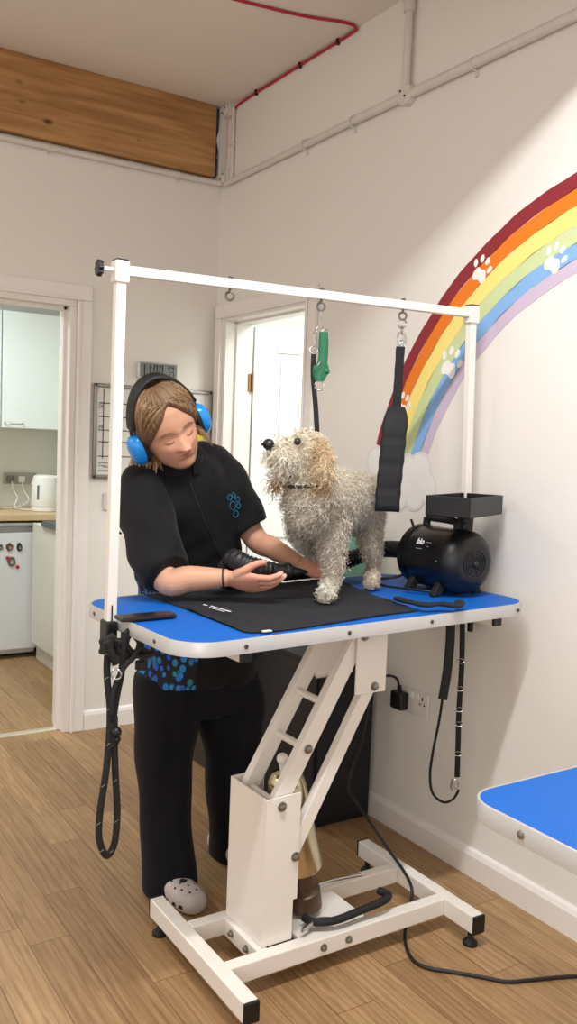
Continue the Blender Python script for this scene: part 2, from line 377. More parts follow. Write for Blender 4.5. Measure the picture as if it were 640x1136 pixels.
# corner trunking (boxed riser) and conduits
tk = thing('cable_trunking', 'white boxed cable riser in the corner between ceiling and conduit', 'trunking', (2.0, YA-0.05, 2.6))
MB().box(1.985, YA-0.055, 2.60, XB-0.001, YA-0.001, ZC-0.002).build('cover', pvc, tk, bevel=0.003)
for zc in (2.925, 2.62):
    e_ = MB().box(XB-0.03, YA-0.115, zc-0.03, XB-0.001, YA-0.05, zc+0.03).lathe((XB-.03, YA-.083, zc), (-1, 0, 0), [(0, .024), (.008, .024), (.012, .02)])
    bx_ = e_.build('junction_box', pvc, tk, bevel=0.006)
    MB().ball((XB-.044, YA-.095, zc+.008), .004).ball((XB-.044, YA-.07, zc-.01), .004).build('screw', black_plastic, bx_)
cv = thing('conduit_drop', 'thin vertical white conduit beside the corner riser with a clip halfway', 'conduit', (XB-0.012, YA-0.125, 2.6))
MB().tube([(XB-0.012, YA-0.125, 2.60), (XB-0.012, YA-0.125, 2.93)], 0.010, 14).build('pipe', pvc, cv)
MB().box(XB-.026, YA-.14, 2.755, XB-.001, YA-.108, 2.77).build('clip', pvc, cv, bevel=.003)
def clip(mb, c, n, d, r=0.015):   # saddle clip round a pipe: c centre, n out of wall, d along
    c = np.asarray(c, float); n = np.asarray(n, float); d = np.asarray(d, float); u = np.cross(n, d)
    p = [c+(r)*(math.cos(t)*n+math.sin(t)*u) for t in np.linspace(-PI/2, PI/2, 11)]
    p = [p[0]-n*0.02]+p+[p[-1]-n*0.02]
    mb.tube(p, 0.0035, 6); mb.bar(c+u*0.028-n*0.016-d*0.006, c+u*0.028-n*0.016+d*0.006, 0.02, 0.008, n)
    mb.ball(c-u*0.024-n*.01, .005)
    return mb
c1 = thing('conduit_pipe', 'horizontal white conduit clipped to the back wall directly under the pine beam', 'conduit', (0.5, YA-0.018, 2.605))
MB().tube(spline([(-2.5, YA-.018, 2.603), (0.5, YA-.018, 2.603), (1.7, YA-.018, 2.603), (1.93, YA-0.018, 2.605), (1.985, YA-.03, 2.603), (XB-.025, YA-.07, 2.595)], 8), 0.014, 16).build('pipe', pvc, c1)
for x in (1.18, 1.79): clip(MB(), (x, YA-.018, 2.603), (0, -1, 0), (1, 0, 0)).build('clip', pvc, c1)
c2 = thing('conduit_pipe', 'long white conduit running along the right wall above the rainbow', 'conduit', (XB-.02, 2.5, 2.585))
MB().tube([(XB-.02, YA-.08, 2.59), (XB-.02, 2.75, 2.597)], 0.0135, 16).tube([(XB-.02, 2.75, 2.597), (XB-.02, -1.0, 2.59)], 0.0165, 16).build('pipe', pvc, c2)
for (u, v) in ((338, 162), (391, 136), (525, 77)):
    p = onx(u, v, XB-.02); clip(MB(), (XB-.02, p[1], 2.595), (-1, 0, 0), (0, 1, 0), 0.018).build('clip', pvc, c2)
jp = onx(450, 109, XB-.02)
jb = MB().lathe((XB-.001, jp[1], 2.6), (-1, 0, 0), [(0, .036), (.03, .036), (.034, .030)]).build('junction_box', pvc, c2)
MB().ball((XB-.036, jp[1]+.012, 2.612), .004).ball((XB-.036, jp[1]-.012, 2.59), .004).build('screw', black_plastic, jb)
c3 = thing('conduit_drop', 'thick vertical white conduit dropping from the ceiling to a round junction box', 'conduit', (XB-.02, jp[1], 2.62))
MB().tube([(XB-.022, jp[1], 2.63), (XB-.022, jp[1], 2.90)], 0.014, 16).build('pipe', pvc, c3)
MB().tube(spline([(XB-.022, jp[1], 2.875), (XB-.022, jp[1]+.002, 2.915), (XB-.03, jp[1]+.02, 2.94)], 6), 0.020, 16).build('elbow', pvc, c3)
# red alarm cable along the ceiling edge
red = mat('red_cable', (176, 26, 50), 0.45)
rc = thing('alarm_cable', 'bright red cable clipped along the joint of ceiling and right wall', 'cable', (XB-.01, 3.2, ZC-.01))
pr = spline([(XB-.008, YA-.13, 2.925), (XB-.006, 3.68, ZC-.012), (XB-.006, 3.2, ZC-.010), (XB-.006, 2.86, ZC-.010), (XB-.02, 2.80, ZC-.008), (XB-.08, 2.80, ZC-.006), (1.75, 2.86, ZC-.006), (1.2, 2.95, ZC-.006)], 8)
MB().tube(pr, 0.0055, 8).build('cable', red, rc)
for y in (3.56, 3.2, 2.93):
    MB().box(XB-.014, y-.006, ZC-.022, XB-.001, y+.006, ZC-.001).build('clip', black_plastic, rc)
# ---------------------------------------------------------------- rainbow painted on the right wall
mur = thing('rainbow_mural', 'painted rainbow arching over the right wall out of a pale cloud', 'mural', (XB, 1.9, 1.15))
cy, cz = 1.455, 1.017
radii = [1.181, 1.135, 1.086, 1.032, 0.985, 0.940, 0.900]
cols = [('dark_red_paint', (138, 36, 48), 'dark red band'), ('orange_paint', (232, 122, 20), 'orange band'), ('yellow_paint', (246, 226, 130), 'pale yellow band'), ('green_paint', (200, 214, 160), 'pale green band'), ('blue_paint', (130, 178, 228), 'light blue band'), ('lilac_paint', (200, 184, 206), 'lilac band')]
angs = np.linspace(math.radians(18), math.radians(162), 90)
for i, (n, c, lb) in enumerate(cols):
    mb = MB(); vs = []; fs = []
    for a in angs:
        for rr in (radii[i], radii[i+1]):
            r2 = rr+0.0015*math.sin(a*23+i*2)+0.001*math.sin(a*57+rr*90)
            for x in (XB-.0005, XB-.0012): vs.append((x, cy+r2*math.cos(a), cz+r2*math.sin(a)))
    for k in range(len(angs)-1):
        a, b = 4*k, 4*k+4
        fs += [(a, a+2, b+2, b), (a+1, b+1, b+3, a+3), (a, b, b+1, a+1), (a+2, a+3, b+3, b+2)]
    fs += [(0, 1, 3, 2), (b, b+2, b+3, b+1)]
    mb.add(vs, fs); plabel(mb.build('rainbow_band', mat(n, c, 0.6, bump=.1, bscale=90, var=.02), mur, smooth=0), lb)
pw = mat('paw_white_paint', (240, 238, 234), 0.65)
def paw(u, v, s, rot):
    c = onx(u, v, XB)[1:]; mb = MB()
    def blob(dy, dz, a, b, ph):
        pts = []
        for t in np.linspace(0, 2*PI, 20, endpoint=False):
            y, z = a*math.cos(t), b*math.sin(t); y, z = y*math.cos(ph)-z*math.sin(ph), y*math.sin(ph)+z*math.cos(ph)
            Y, Z = dy+y, dz+z; Y, Z = Y*math.cos(rot)-Z*math.sin(rot), Y*math.sin(rot)+Z*math.cos(rot)
            pts.append(V(XB-.0012, c[0]-Y*s, c[1]+Z*s))
        mb.prism(pts, (-.0008, 0, 0))
    pts = [(0, .2), (.3, .28), (.52, 0), (.55, -.35), (.35, -.55), (.1, -.45), (-.1, -.45), (-.35, -.55), (-.55, -.35), (-.52, 0), (-.3, .28)]
    P = spline(pts+[pts[0]], 4)[:-1]; q = []
    for Y, Z in P: q.append(V(XB-.0012, c[0]-(Y*math.cos(rot)-Z*math.sin(rot))*s, c[1]+(Y*math.sin(rot)+Z*math.cos(rot))*s))
    mb.prism(q, (-.0008, 0, 0))
    for dy, dz, ph in ((-.66, .42, .35), (-.25, .82, .1), (.25, .82, -.1), (.66, .42, -.35)): blob(dy, dz, .16, .25, ph)
    mb.build('paw_print', pw, mur, smooth=0)
paw(533, 303, .052, -.45); paw(614, 291, .052, -.5); paw(499, 407, .062, -.4); paw(446, 452, .05, -.4)
cl_g = mat('cloud_grey_paint', (222, 221, 219), 0.65, var=.03, vscale=14); cl_w = mat('cloud_white_paint', (234, 233, 230), 0.65, var=.02, vscale=12)
def cloudshape(cs, x, th, grow):
    # outline of a union of circles by polar sampling
    cc = np.mean([(a, b) for a, b, r in cs], axis=0); pts = []
    for t in np.linspace(0, 2*PI, 140, endpoint=False):
        d = V(math.cos(t), math.sin(t)); best = 0
        for a, b, r in cs:
            o_ = V(a, b)-cc; pr_ = o_@d; h2 = (r+grow)**2-(o_@o_-pr_**2)
            if h2 > 0: best = max(best, pr_+math.sqrt(h2))
        pts.append(V(x, cc[0]+best*d[0], cc[1]+best*d[1]))
    return MB().prism(pts, (-th, 0, 0))
def cpx(u, v, r): p = onx(u, v, XB); return (p[1], p[2], r)
cs = [cpx(418, 512, .055), cpx(425, 535, .06), cpx(440, 545, .07), cpx(452, 520, .05), cpx(466, 520, .055), cpx(472, 540, .055), cpx(460, 550, .05), cpx(445, 530, .07)]
cloudshape(cs, XB-.0010, .0012, 0.004).build('cloud_outline', cl_g, mur, smooth=0)
cloudshape(cs, XB-.0020, .0006, -0.006).build('cloud', cl_w, mur, smooth=0)
# ---------------------------------------------------------------- back wall: planner, clock, switch
wb = thing('wall_planner', 'grey framed dry-wipe weekly planner hanging on the back wall behind the groomer', 'whiteboard', (1.71, YA-.01, 1.175))
x0, x1, z0, z1 = 1.405, 2.005, 1.178, 1.612
MB().box(x0+.01, YA-.012, z0+.01, x1-.01, YA-.001, z1-.01).build('board', mat('whiteboard_white', (222, 220, 214), 0.25), wb)
fr = MB(); fr.box(x0, YA-.02, z0, x1, YA-.001, z0+.018).box(x0, YA-.02, z1-.018, x1, YA-.001, z1).box(x0, YA-.02, z0, x0+.018, YA-.001, z1).box(x1-.018, YA-.02, z0, x1, YA-.001, z1)
fr.build('frame', mat('brushed_aluminium', (160, 156, 152), 0.35, 0.9), wb, bevel=.004)
ink = mat('black_ink', (24, 24, 26), 0.6)
gl = MB(); yk = YA-.0125
for v in (447, 462, 477, 490, 506):
    z = ony(112, v, YA)[2]; gl.box(x0+.025, yk, z-.0022, x1-.02, yk+.001, z+.0022)
for x in (1.452, 1.65, 1.86): gl.box(x-.0022, yk, 1.27, x+.0022, yk+.001, 1.59)
gl.box(1.65-.002, yk, 1.27, 1.652, yk+.001, 1.6)
gl.build('grid_lines', ink, wb, smooth=0)
hw = None
def hwt(mb, ox, oz, pl, s):
    mb = MB(); strokes(mb, [[(a*s, b*s) for a, b in p] for p in pl], (ox, yk-.0002, oz), (1, 0, 0), (0, 0, 1), .0011); mb.build('handwriting', ink, wb, smooth=0)
two = [(0, .8), (.3, 1), (.5, .7), (0, 0), (.55, .05)]; zero = [(.9, .9), (.7, .5), (.85, .05), (1.1, .4), (.9, .9)]; four = [(.75, 1), (.65, .45), (1.15, .5), (1.05, .9), (1.0, 0)]
hwt(hw, 1.428, 1.50, [two, zero], .018); hwt(hw, 1.428, 1.405, [two, four], .018); hwt(hw, 1.60, 1.565, [zero, two], .02)
for k in range(3):
    hwt(hw, 1.432+.02*(k == 1), 1.245-k*.018, [[(i*.3, .4+.4*math.sin(i*2.1+k)) for i in range(14)]], .013)
hwt(hw, 1.432, 1.232, [[(0, .5), (3, .4)]], .013)
yc = MB(); p = ony(220, 482, YA); yc.box(p[0]-.025, YA-.016, p[2]-.03, p[0]+.02, YA-.012, p[2]+.02)
plabel(yc.build('sticker', mat('yellow_card', (236, 214, 40), .5), wb, bevel=.004), 'yellow magnet card')
ck = thing('digital_clock', 'small silver digital wall clock reading 11:00 above the planner', 'clock', (1.71, YA-.012, 1.648))
MB().box(1.612, YA-.022, 1.648, 1.812, YA-.001, 1.728).build('case', mat('silver_plastic', (205, 205, 205), .35, .3), ck, bevel=.005)
MB().box(1.622, YA-.0235, 1.657, 1.808, YA-.02, 1.722).build('screen', mat('lcd_grey', (122, 130, 128), .25), ck)
SG = {'1': 'bc', '0': 'abcdef', '2': 'abged', '7': 'abc', '4': 'fgbc'}
def digit(mb, ch, x, z, w, h, t):
    g = {'a': (x, z+h-t, x+w, z+h), 'g': (x, z+h/2-t/2, x+w, z+h/2+t/2), 'd': (x, z, x+w, z+t), 'f': (x, z+h/2, x+t, z+h), 'e': (x, z, x+t, z+h/2), 'b': (x+w-t, z+h/2, x+w, z+h), 'c': (x+w-t, z, x+w, z+h/2)}
    for s in SG[ch]: a = g[s]; mb.box(a[0], YA-.0245, a[1], a[2], YA-.0232, a[3])
lcd = mat('lcd_black', (22, 24, 26), .4)
for i, ch in enumerate('1100'):
    seg = MB(); digit(seg, ch, 1.626+i*.0285+(.006 if i > 1 else 0), 1.664, .020, .05, .0055); seg.build('digit', lcd, ck, smooth=0)
seg = MB()
seg.box(1.6832, YA-.0245, 1.678, 1.6872, YA-.0232, 1.683).box(1.6832, YA-.0245, 1.698, 1.6872, YA-.0232, 1.703)
seg.build('colon', lcd, ck, smooth=0)
for ch, x_, z_ in (('2', 1.762, 1.695), ('4', 1.780, 1.695), ('1', 1.762, 1.665), ('7', 1.780, 1.665)):
    seg = MB(); digit(seg, ch, x_, z_, .012, .021, .003); seg.build('digit', lcd, ck, smooth=0)
p = ony(119, 556, YA)
sw = thing('light_switch', 'small grey switch plate on the back wall below the planner', 'switch', (p[0], YA-.005, p[2]-.04))
MB().box(p[0]-.02, YA-.009, p[2]-.042, p[0]+.065, YA-.001, p[2]+.042).build('plate', mat('switch_grey', (216, 212, 206), .4), sw, bevel=.003)
MB().box(p[0]+.01, YA-.014, p[2]-.014, p[0]+.03, YA-.008, p[2]+.014).build('rocker', white_plastic, sw, bevel=.002)
# double socket and plug on the right wall
a = onx(447, 765, XB); b = onx(472, 797, XB)
sk = thing('wall_socket', 'white double wall socket low on the right wall under the grooming table', 'socket', (XB-.005, 2.29, .42))
MB().box(XB-.010, 2.215, .445, XB-.001, 2.355, .53).build('plate', mat('socket_white', (226, 222, 216), .35), sw if False else sk, bevel=.004)
ho = MB()
for yb in (2.245,):
    ho.box(XB-.0108, yb-.003, .503, XB-.0098, yb+.003, .515).box(XB-.0108, yb-.015, .487, XB-.0098, yb-.007, .492).box(XB-.0108, yb+.007, .487, XB-.0098, yb+.015, .492)
ho.build('pin_holes', black_plastic, sk, smooth=0)
MB().box(XB-.0135, 2.262, .50, XB-.0098, 2.278, .52).box(XB-.0135, 2.29, .50, XB-.0098, 2.306, .52).build('rocker', white_plastic, sk, bevel=.001)
pg = thing('plug', 'black three pin plug pushed into the wall socket under the grooming table', 'plug', (XB-.03, 2.335, .45))
MB().box(XB-.048, 2.313, .452, XB-.0105, 2.375, .515).build('body', black_plastic, pg, bevel=.008, bseg=3)
MB().tube([(XB-.03, 2.343, .51), (XB-.032, 2.343, .535)], .008, 10).build('strain_relief', black_rubber, pg)
cb = spline([(XB-.032, 2.343, .53), (XB-.05, 2.345, .565), (XB-.075, 2.36, .57), (XB-.10, 2.385, .545), (XB-.11, 2.40, .50), (XB-.115, 2.41, .3), (1.885, 2.33, .12), (1.83, 2.15, .012), (1.79, 2.05, .008)], 8)
q = [V(1.79, 2.05, .05)]
path = [onx(436, 757, 1.98)]
# mains cord from the plug over the table's foot and along the floor
P = [V(XB-.032, 2.343, .53), V(XB-.045, 2.345, .562), V(XB-.075, 2.36, .572), V(XB-.105, 2.385, .55), V(XB-.125, 2.39, .48), V(1.87, 2.38, .36)]
P += [ony(387, 870, 2.32), ony(398, 893, 2.25), ony(412, 915, 2.17), onz(432, 944, .115), onz(445, 962, .106), onz(455, 980, .104), onz(457, 993, .085), onz(453, 1012, .045), onz(449, 1040, .006), onz(456, 1062, .006), onz(472, 1073, .006), onz(500, 1078, .006), onz(530, 1083, .006), onz(562, 1089, .006), onz(590, 1087, .006), onz(640, 1083, .006), onz(720, 1086, .006)]
solo(MB().tube(spline(P, 8), .0048, 10), 'power_cord', cable_black, 'black power cord from the wall plug trailing over the table foot and along the floor', 'cable', base=(1.8, 1.9, 0), smooth=180)
# ================================================================ grooming table
blue = bpy.data.materials.new('blue_ribbed_mat'); blue.use_nodes = True
nt = blue.node_tree; b = nt.nodes['Principled BSDF']; b.inputs['Base Color'].default_value = lin((4, 98, 192)); b.inputs['Roughness'].default_value = .5; b.inputs['Specular IOR Level'].default_value = .35
tc = nt.nodes.new('ShaderNodeTexCoord'); wv = nt.nodes.new('ShaderNodeTexWave'); wv.inputs['Scale'].default_value = 70; wv.bands_direction = 'X'
nt.links.new(tc.outputs['Object'], wv.inputs['Vector']); bp = nt.nodes.new('ShaderNodeBump'); bp.inputs['Strength'].default_value = .45; bp.inputs['Distance'].default_value = .0015
nt.links.new(wv.outputs['Fac'], bp.inputs['Height']); nt.links.new(bp.outputs['Normal'], b.inputs['Normal'])
alu = mat('aluminium_trim', (196, 195, 192), .38, .35, bump=.04)
def rrect(L, W, r, n=10):
    pts = []
    for cx, cy_, a0 in ((L/2-r, W/2-r, 0), (-L/2+r, W/2-r, PI/2), (-L/2+r, -W/2+r, PI), (L/2-r, -W/2+r, 1.5*PI)):
        for k in range(n+1):
            a = a0+PI/2*k/n; pts.append((cx+r*math.cos(a), cy_+r*math.sin(a)))
    return pts
def tabletop(par, T, L, W, r, th):
    out = rrect(L, W, r); inn = rrect(L-.012, W-.012, r-.006); n = len(out)
    prof = [(out, -th), (out, 0.0), (rrect(L-.002, W-.002, r-.001), .0015), (inn, .0015), (inn, -.004), (rrect(L-.03, W-.03, r-.015), -.004), (rrect(L-.03, W-.03, r-.015), -th)]
    vs = []; fs = []
    for ring, z in prof: vs += [T(V(x, y, z)) for x, y in ring]
    m = len(prof)
    for i in range(m):
        j = (i+1) % m
        for k in range(n): l = (k+1) % n; fs.append((i*n+k, i*n+l, j*n+l, j*n+k))
    tr = MB().add(vs, fs).build('edge_trim', alu, par, smooth=35)
    MB().prism([T(V(x, y, -th+.004)) for x, y in rrect(L-.035, W-.035, r-.017)], T(V(0, 0, th-.009))-T(V(0, 0, 0))).build("tabletop", mat('board_underside', (168, 160, 150), .7), par, smooth=0)
    MB().prism([T(V(x, y, -.003)) for x, y in inn], T(V(0, 0, .0035))-T(V(0, 0, 0))).build('table_mat', blue, par, smooth=0)
    return tr
def rivets(tr, pts):
    mb = MB()
    for c, n in pts: mb.lathe(c, n, [(0, .0055), (.002, .005), (.003, .002)], 12)
    mb.build('rivet', mat('rivet_dark', (92, 90, 88), .4, .8), tr)
CT = V(1.392, 2.02, .9305); yaw = math.radians(2.6); tl = math.radians(.75)
ex = V(math.cos(yaw)*math.cos(tl), math.sin(yaw)*math.cos(tl), math.sin(tl)); ey = V(-math.sin(yaw), math.cos(yaw), 0); ez = np.cross(ex, ey)
def TT(p): return CT+ex*p[0]+ey*p[1]+ez*p[2]
TL, TW = 1.155, .61
gt = thing('grooming_table', 'white framed lifting grooming table with blue top carrying the dog', 'grooming table', (1.37, 1.9, 0))
tr = tabletop(gt, TT, TL, TW, .10, .032)
rivets(tr, [(TT(V(x, -TW/2, -.016)), -ey) for x in (-.42, -.12, .16, .50)]+[(TT(V(-TL/2, y, -.016)), -ex) for y in (-.16, .19)])
# under-frame tubes with black caps
for x in (-.40, .45):
    mb = MB(); a = TT(V(x, -TW/2+.03, -.047)); b_ = TT(V(x, TW/2-.03, -.047)); mb.bar(a, b_, .03, .03)
    fb = mb.build('frame_tube', white_metal, gt, smooth=0, bevel=.002)
    MB().bar(a-ey*.003, a+ey*.008, .031, .031).bar(b_-ey*.008, b_+ey*.003, .031, .031).build('end_cap', black_plastic, fb, smooth=0, bevel=.002)
mb = MB().bar(TT(V(-.4, -.17, -.047)), TT(V(.45, -.17, -.047)), .03, .03).bar(TT(V(-.4, .03, -.047)), TT(V(.45, .03, -.047)), .03, .03)
mb.build('frame_rail', white_metal, gt, smooth=0, bevel=.002)
# base: two feet and two long rails
def foot(x, y0, y1):
    m_ = MB().box(x-.02, y0, .045, x+.02, y1, .095).build('foot_bar', white_metal, gt, smooth=0, bevel=.003)
    MB().box(x-.0205, y0-.003, .0445, x+.0205, y0+.006, .0955).box(x-.0205, y1-.006, .0445, x+.0205, y1+.003, .0955).build('end_cap', black_plastic, m_, smooth=0, bevel=.002)
    for y in (y0+.03, y1-.03):
        MB().lathe((x, y, 0), (0, 0, 1), [(0, .021), (.008, .021), (.014, .014), (.02, .008), (.05, .008)], 20).build('levelling_foot', black_rubber, m_)
foot(1.0, 1.635, 2.17); foot(1.735, 1.655, 2.185)
for y in (1.79, 2.0):
    MB().box(1.02, y-.018, .046, 1.715, y+.018, .094).build('base_rail', white_metal, gt, smooth=0, bevel=.003)
MB().box(1.115, 1.808, .047, 1.145, 1.982, .093).build('cross_rail', white_metal, gt, smooth=0, bevel=.003)
MB().box(1.24, 1.808, .078, 1.46, 1.982, .0925).build('motor_plate', white_metal, gt, smooth=0, bevel=.003)
# column: channel open to the right, with stepped side plates
xl, xr_, yf, yb = 1.13, 1.232, 1.812, 2.0
mb = MB()
t_ = .005; topz = .478
mb.box(xl+.0006, yf+.0006, .0945, xl+t_, yb-.0006, topz-.0005)
for y0 in (yf, yb-t_):
    mb.prism([V(xl, y0, .094), V(xr_-.012, y0, .094), V(xr_-.012, y0, .20), V(xr_, y0, .20), V(xr_, y0, topz+.004), V(xl, y0, topz)], (0, t_, 0))
mb.build('column', white_metal, gt, smooth=0)
mb = MB().tube([(1.175, yf+.006, .452), (1.175, yb-.006, .452)], .010, 14); mb.build('pivot_tube', white_metal, gt)
# parallel links
PA = V(1.175, 0, .455); PB = V(1.413, 0, .872); PC = V(1.222, 0, .314); PD = V(1.452, 0, .733)
yl0, yl1 = yf+.024, yb-.024
for y in (yl0, yl1):
    d = unit(PB-PA)
    MB().bar(PA-d*.02+V(0, y, 0), PB+d*.012+V(0, y, 0), .022, .045, (0, 1, 0)) if False else None
    m_ = MB(); n_ = V(-d[2], 0, d[0]); a = PA-d*.022; b2 = PB+d*.005
    m_.prism([a+n_*.022+V(0, y-.013, 0), a-n_*.022+V(0, y-.013, 0), b2-n_*.022+V(0, y-.013, 0), b2+n_*.022+V(0, y-.013, 0)], (0, .026, 0))
    m_.build('lift_arm', white_metal, gt, smooth=0, bevel=.002)
d = unit(PD-PC); n_ = V(-d[2], 0, d[0])
for y in (yf+.024, yb-.024):
    m_ = MB(); a = PC-d*.02; b2 = PD+d*.02
    m_.prism([a+n_*.018+V(0, y-.013, 0), a-n_*.018+V(0, y-.013, 0), b2-n_*.018+V(0, y-.013, 0), b2+n_*.018+V(0, y-.013, 0)], (0, .026, 0))
    m_.build('lower_arm', white_metal, gt, smooth=0, bevel=.002) if y < 1.9 else m_.build('lower_arm', white_metal, gt, smooth=0, bevel=.002)
for f_ in (.32, .58):
    p = PA+(PB-PA)*f_; MB().tube([p+V(0, yl0+.01, 0), p+V(0, yl1-.01, 0)], .010, 14).build('cross_tube', white_metal, gt)
# head plates
for y0, y1 in ((yf, yf+.006), (yb-.006, yb)):
    MB().box(1.392, y0, .716, 1.492, y1, .885).build('head_plate', white_metal, gt, smooth=0, bevel=.001)
MB().prism([V(1.37, yb-.03, .885), V(1.37, yb-.03, .73), V(1.50, yb-.03, .73), V(1.50, yb-.03, .885)], (0, .004, 0)).build('gusset', white_metal, gt, smooth=0)
MB().box(1.37, yf+.002, .878, 1.51, yb, .889).build('head_cap', white_metal, gt, smooth=0)
# bolts
def bolt(mb, c, n, r=.0125):
    mb.lathe(np.asarray(c, float), n, [(0, r), (.0025, r), (.003, r*.72)], 20); mb.lathe(np.asarray(c, float)+V(*n)*.003, n, [(0, r*.7), (.006, r*.7), (.0075, r*.5)], 6)
pm = (0, -1, 0)
for c in ((PA[0], yf, PA[2]), (PC[0], yf, PC[2]), (PB[0], yf, PB[2]), (PD[0]+.002, yf, PD[2]), ((PA+(PB-PA)*.32)[0]+.004, yl0-.013, (PA+(PB-PA)*.32)[2])):
    bo = MB(); bolt(bo, c, pm); bo.build('bolt', bolt_metal, gt, smooth=40)
for x in (1.295, 1.375): bo = MB(); bolt(bo, (x, 1.772, .07), pm, .010); bo.build('bolt', bolt_metal, gt, smooth=40)
for y in (1.86, 1.94): bo = MB(); bolt(bo, (1.115, y, .072), (-1, 0, 0), .010); bo.build('bolt', bolt_metal, gt, smooth=40)
# electric actuator inside
steel = mat('polished_actuator', (206, 196, 170), .16, 1.0)
ax0 = V(1.325, 1.905, .12); ax1 = V(1.240, 1.905, .50); axd = unit(ax1-ax0)
ac = MB().lathe(ax0+axd*.11, axd, [(0, .058), (.005, .062), (.24, .052), (.265, .047), (.28, .034), (.285, .02)], 32).build('actuator_housing', steel, gt, smooth=40)
MB().lathe(ax0+axd*-.01, axd, [(0, .044), (.05, .046), (.06, .034), (.13, .034)], 28).build('actuator_motor', mat('brown_motor', (92, 70, 54), .35, .3), gt, smooth=40)
MB().lathe(ax0+axd*.38, axd, [(0, .012), (.05, .012)], 16).ball(ax0+axd*.43, .016).build('actuator_rod', white_metal, gt)
# foot pedal loop with padded grip
pl = MB().tube(spline([(1.245, 1.80, .115), (1.31, 1.82, .117), (1.345, 1.80, .118)], 5), .006, 10).tube(spline([(1.36, 1.965, .12), (1.45, 1.955, .13), (1.54, 1.935, .135)], 5), .005, 10)
pdl = pl.build('pedal_rod', chrome, gt)
MB().tube(spline([onz(337, 1018, .115), onz(348, 1023, .117), onz(372, 1021, .12), onz(400, 1010, .125), onz(424, 1000, .132), onz(431, 993, .135), onz(420, 988, .135)], 6), .0105, 14).build('pedal_grip', black_rubber, pdl)
# ---------------------------------------------------------------- H-frame of posts and top bar
hf = thing('grooming_arm_frame', 'white square-tube frame of two posts and a top bar clamped over the blue table', 'grooming arm', (.83, 2.05, .78))
LT = ony(133.5, 300, 2.06); LB = V(.800, 2.055, .80); RT = ony(523, 348, 2.02); RB = V(1.955, 2.01, .80)
def sqtube(a, b, w, name, m=white_metal, bev=.002):
    return MB().bar(a, b, w, w, (0, 1, 0) if abs((b-a)[2]) > .3 else (0, 0, 1)).build(name, m, hf, smooth=0, bevel=bev)
lp = sqtube(LB, LT, .025, 'post'); rp = sqtube(RB, RT, .024, 'post')
tb = sqtube(LT+(RT-LT)*.005, RT-(RT-LT)*.005, .024, 'top_bar')
dx = unit(RT-LT)
for c in (LT, RT):
    MB().bar(c-V(0, 0, .030), c+V(0, 0, .022), .036, .036, (0, 1, 0)).build('corner_sleeve', white_metal, hf, smooth=0, bevel=.003)
    MB().bar(c+V(0, 0, .0215), c+V(0, 0, .026), .030, .030, (0, 1, 0)).build('end_cap', black_plastic, hf, smooth=0, bevel=.001)
kn = MB()
kc = LT-dx*.018
kn.tube([kc, kc-dx*.028], .0055, 10); kn.build('knob_stem', white_metal, hf)
pts = []
for k in range(48):
    a = 2*PI*k/48; r = .0185+.0022*math.cos(a*8); e1 = V(0, 0, 1); e2 = np.cross(dx, e1)
    pts.append(kc-dx*.028+r*(math.cos(a)*e1+math.sin(a)*e2))
MB().prism(pts, -dx*.013).build('knob', black_plastic, hf, smooth=0, bevel=.003)
# holes on the left post
MB().box(LB[0]-.002, LB[1]-.0145, .905, LB[0]+.001, LB[1]-.0125, .955).build('slot', black_plastic, hf, smooth=0)
# left clamp: black plate on the table, jaw and knob below
cl = thing('table_clamp', 'black clamp gripping the left end of the blue table top', 'clamp', (.83, 2.03, .84))
MB().bar(TT(V(-TL/2-.02, .0, .008)), TT(V(-TL/2+.125, -.01, .008)), .055, .010).build('top_plate', mat('dark_bronze_metal', (58, 50, 46), .3, .6), cl, smooth=0, bevel=.004)
MB().box(.782, 2.03, .83, .812, 2.08, .915).bar(TT(V(-TL/2-.02, .0, -.085)), TT(V(-TL/2+.07, 0, -.085)), .05, .014).build('jaw', black_plastic, cl, smooth=0, bevel=.005)
kk = V(.785, 2.0, .865); e1 = V(0, 0, 1); kd = unit(V(-.55, -.83, 0)); e2 = np.cross(kd, e1)
pts = [kk+(.028+.004*math.cos(6*a))*(math.cos(a)*e1+math.sin(a)*e2) for a in np.linspace(0, 2*PI, 60, endpoint=False)]
MB().prism(pts, kd*.022).tube([kk-kd*.03, kk+kd*.01], .008).build('knob', black_plastic, cl, smooth=0, bevel=.004)
MB().tube([TT(V(-TL/2+.045, 0, -.04)), TT(V(-TL/2+.045, 0, -.12))], .006, 10).lathe(TT(V(-TL/2+.045, 0, -.125)), (0, 0, 1), [(0, .016), (.02, .016)], 14).build('screw', black_plastic, cl)
cl2 = thing('table_clamp', 'black clamp gripping the wall-side end of the blue table behind the dryer', 'clamp', (1.95, 2.01, .84))
MB().bar(TT(V(TL/2+.012, .03, .008)), TT(V(TL/2-.10, .03, .008)), .05, .010).build('top_plate', MATS['dark_bronze_metal'], cl2, smooth=0, bevel=.004)
MB().box(1.972, 1.99, .80, 1.985, 2.05, .96).build('jaw', black_plastic, cl2, smooth=0, bevel=.004)
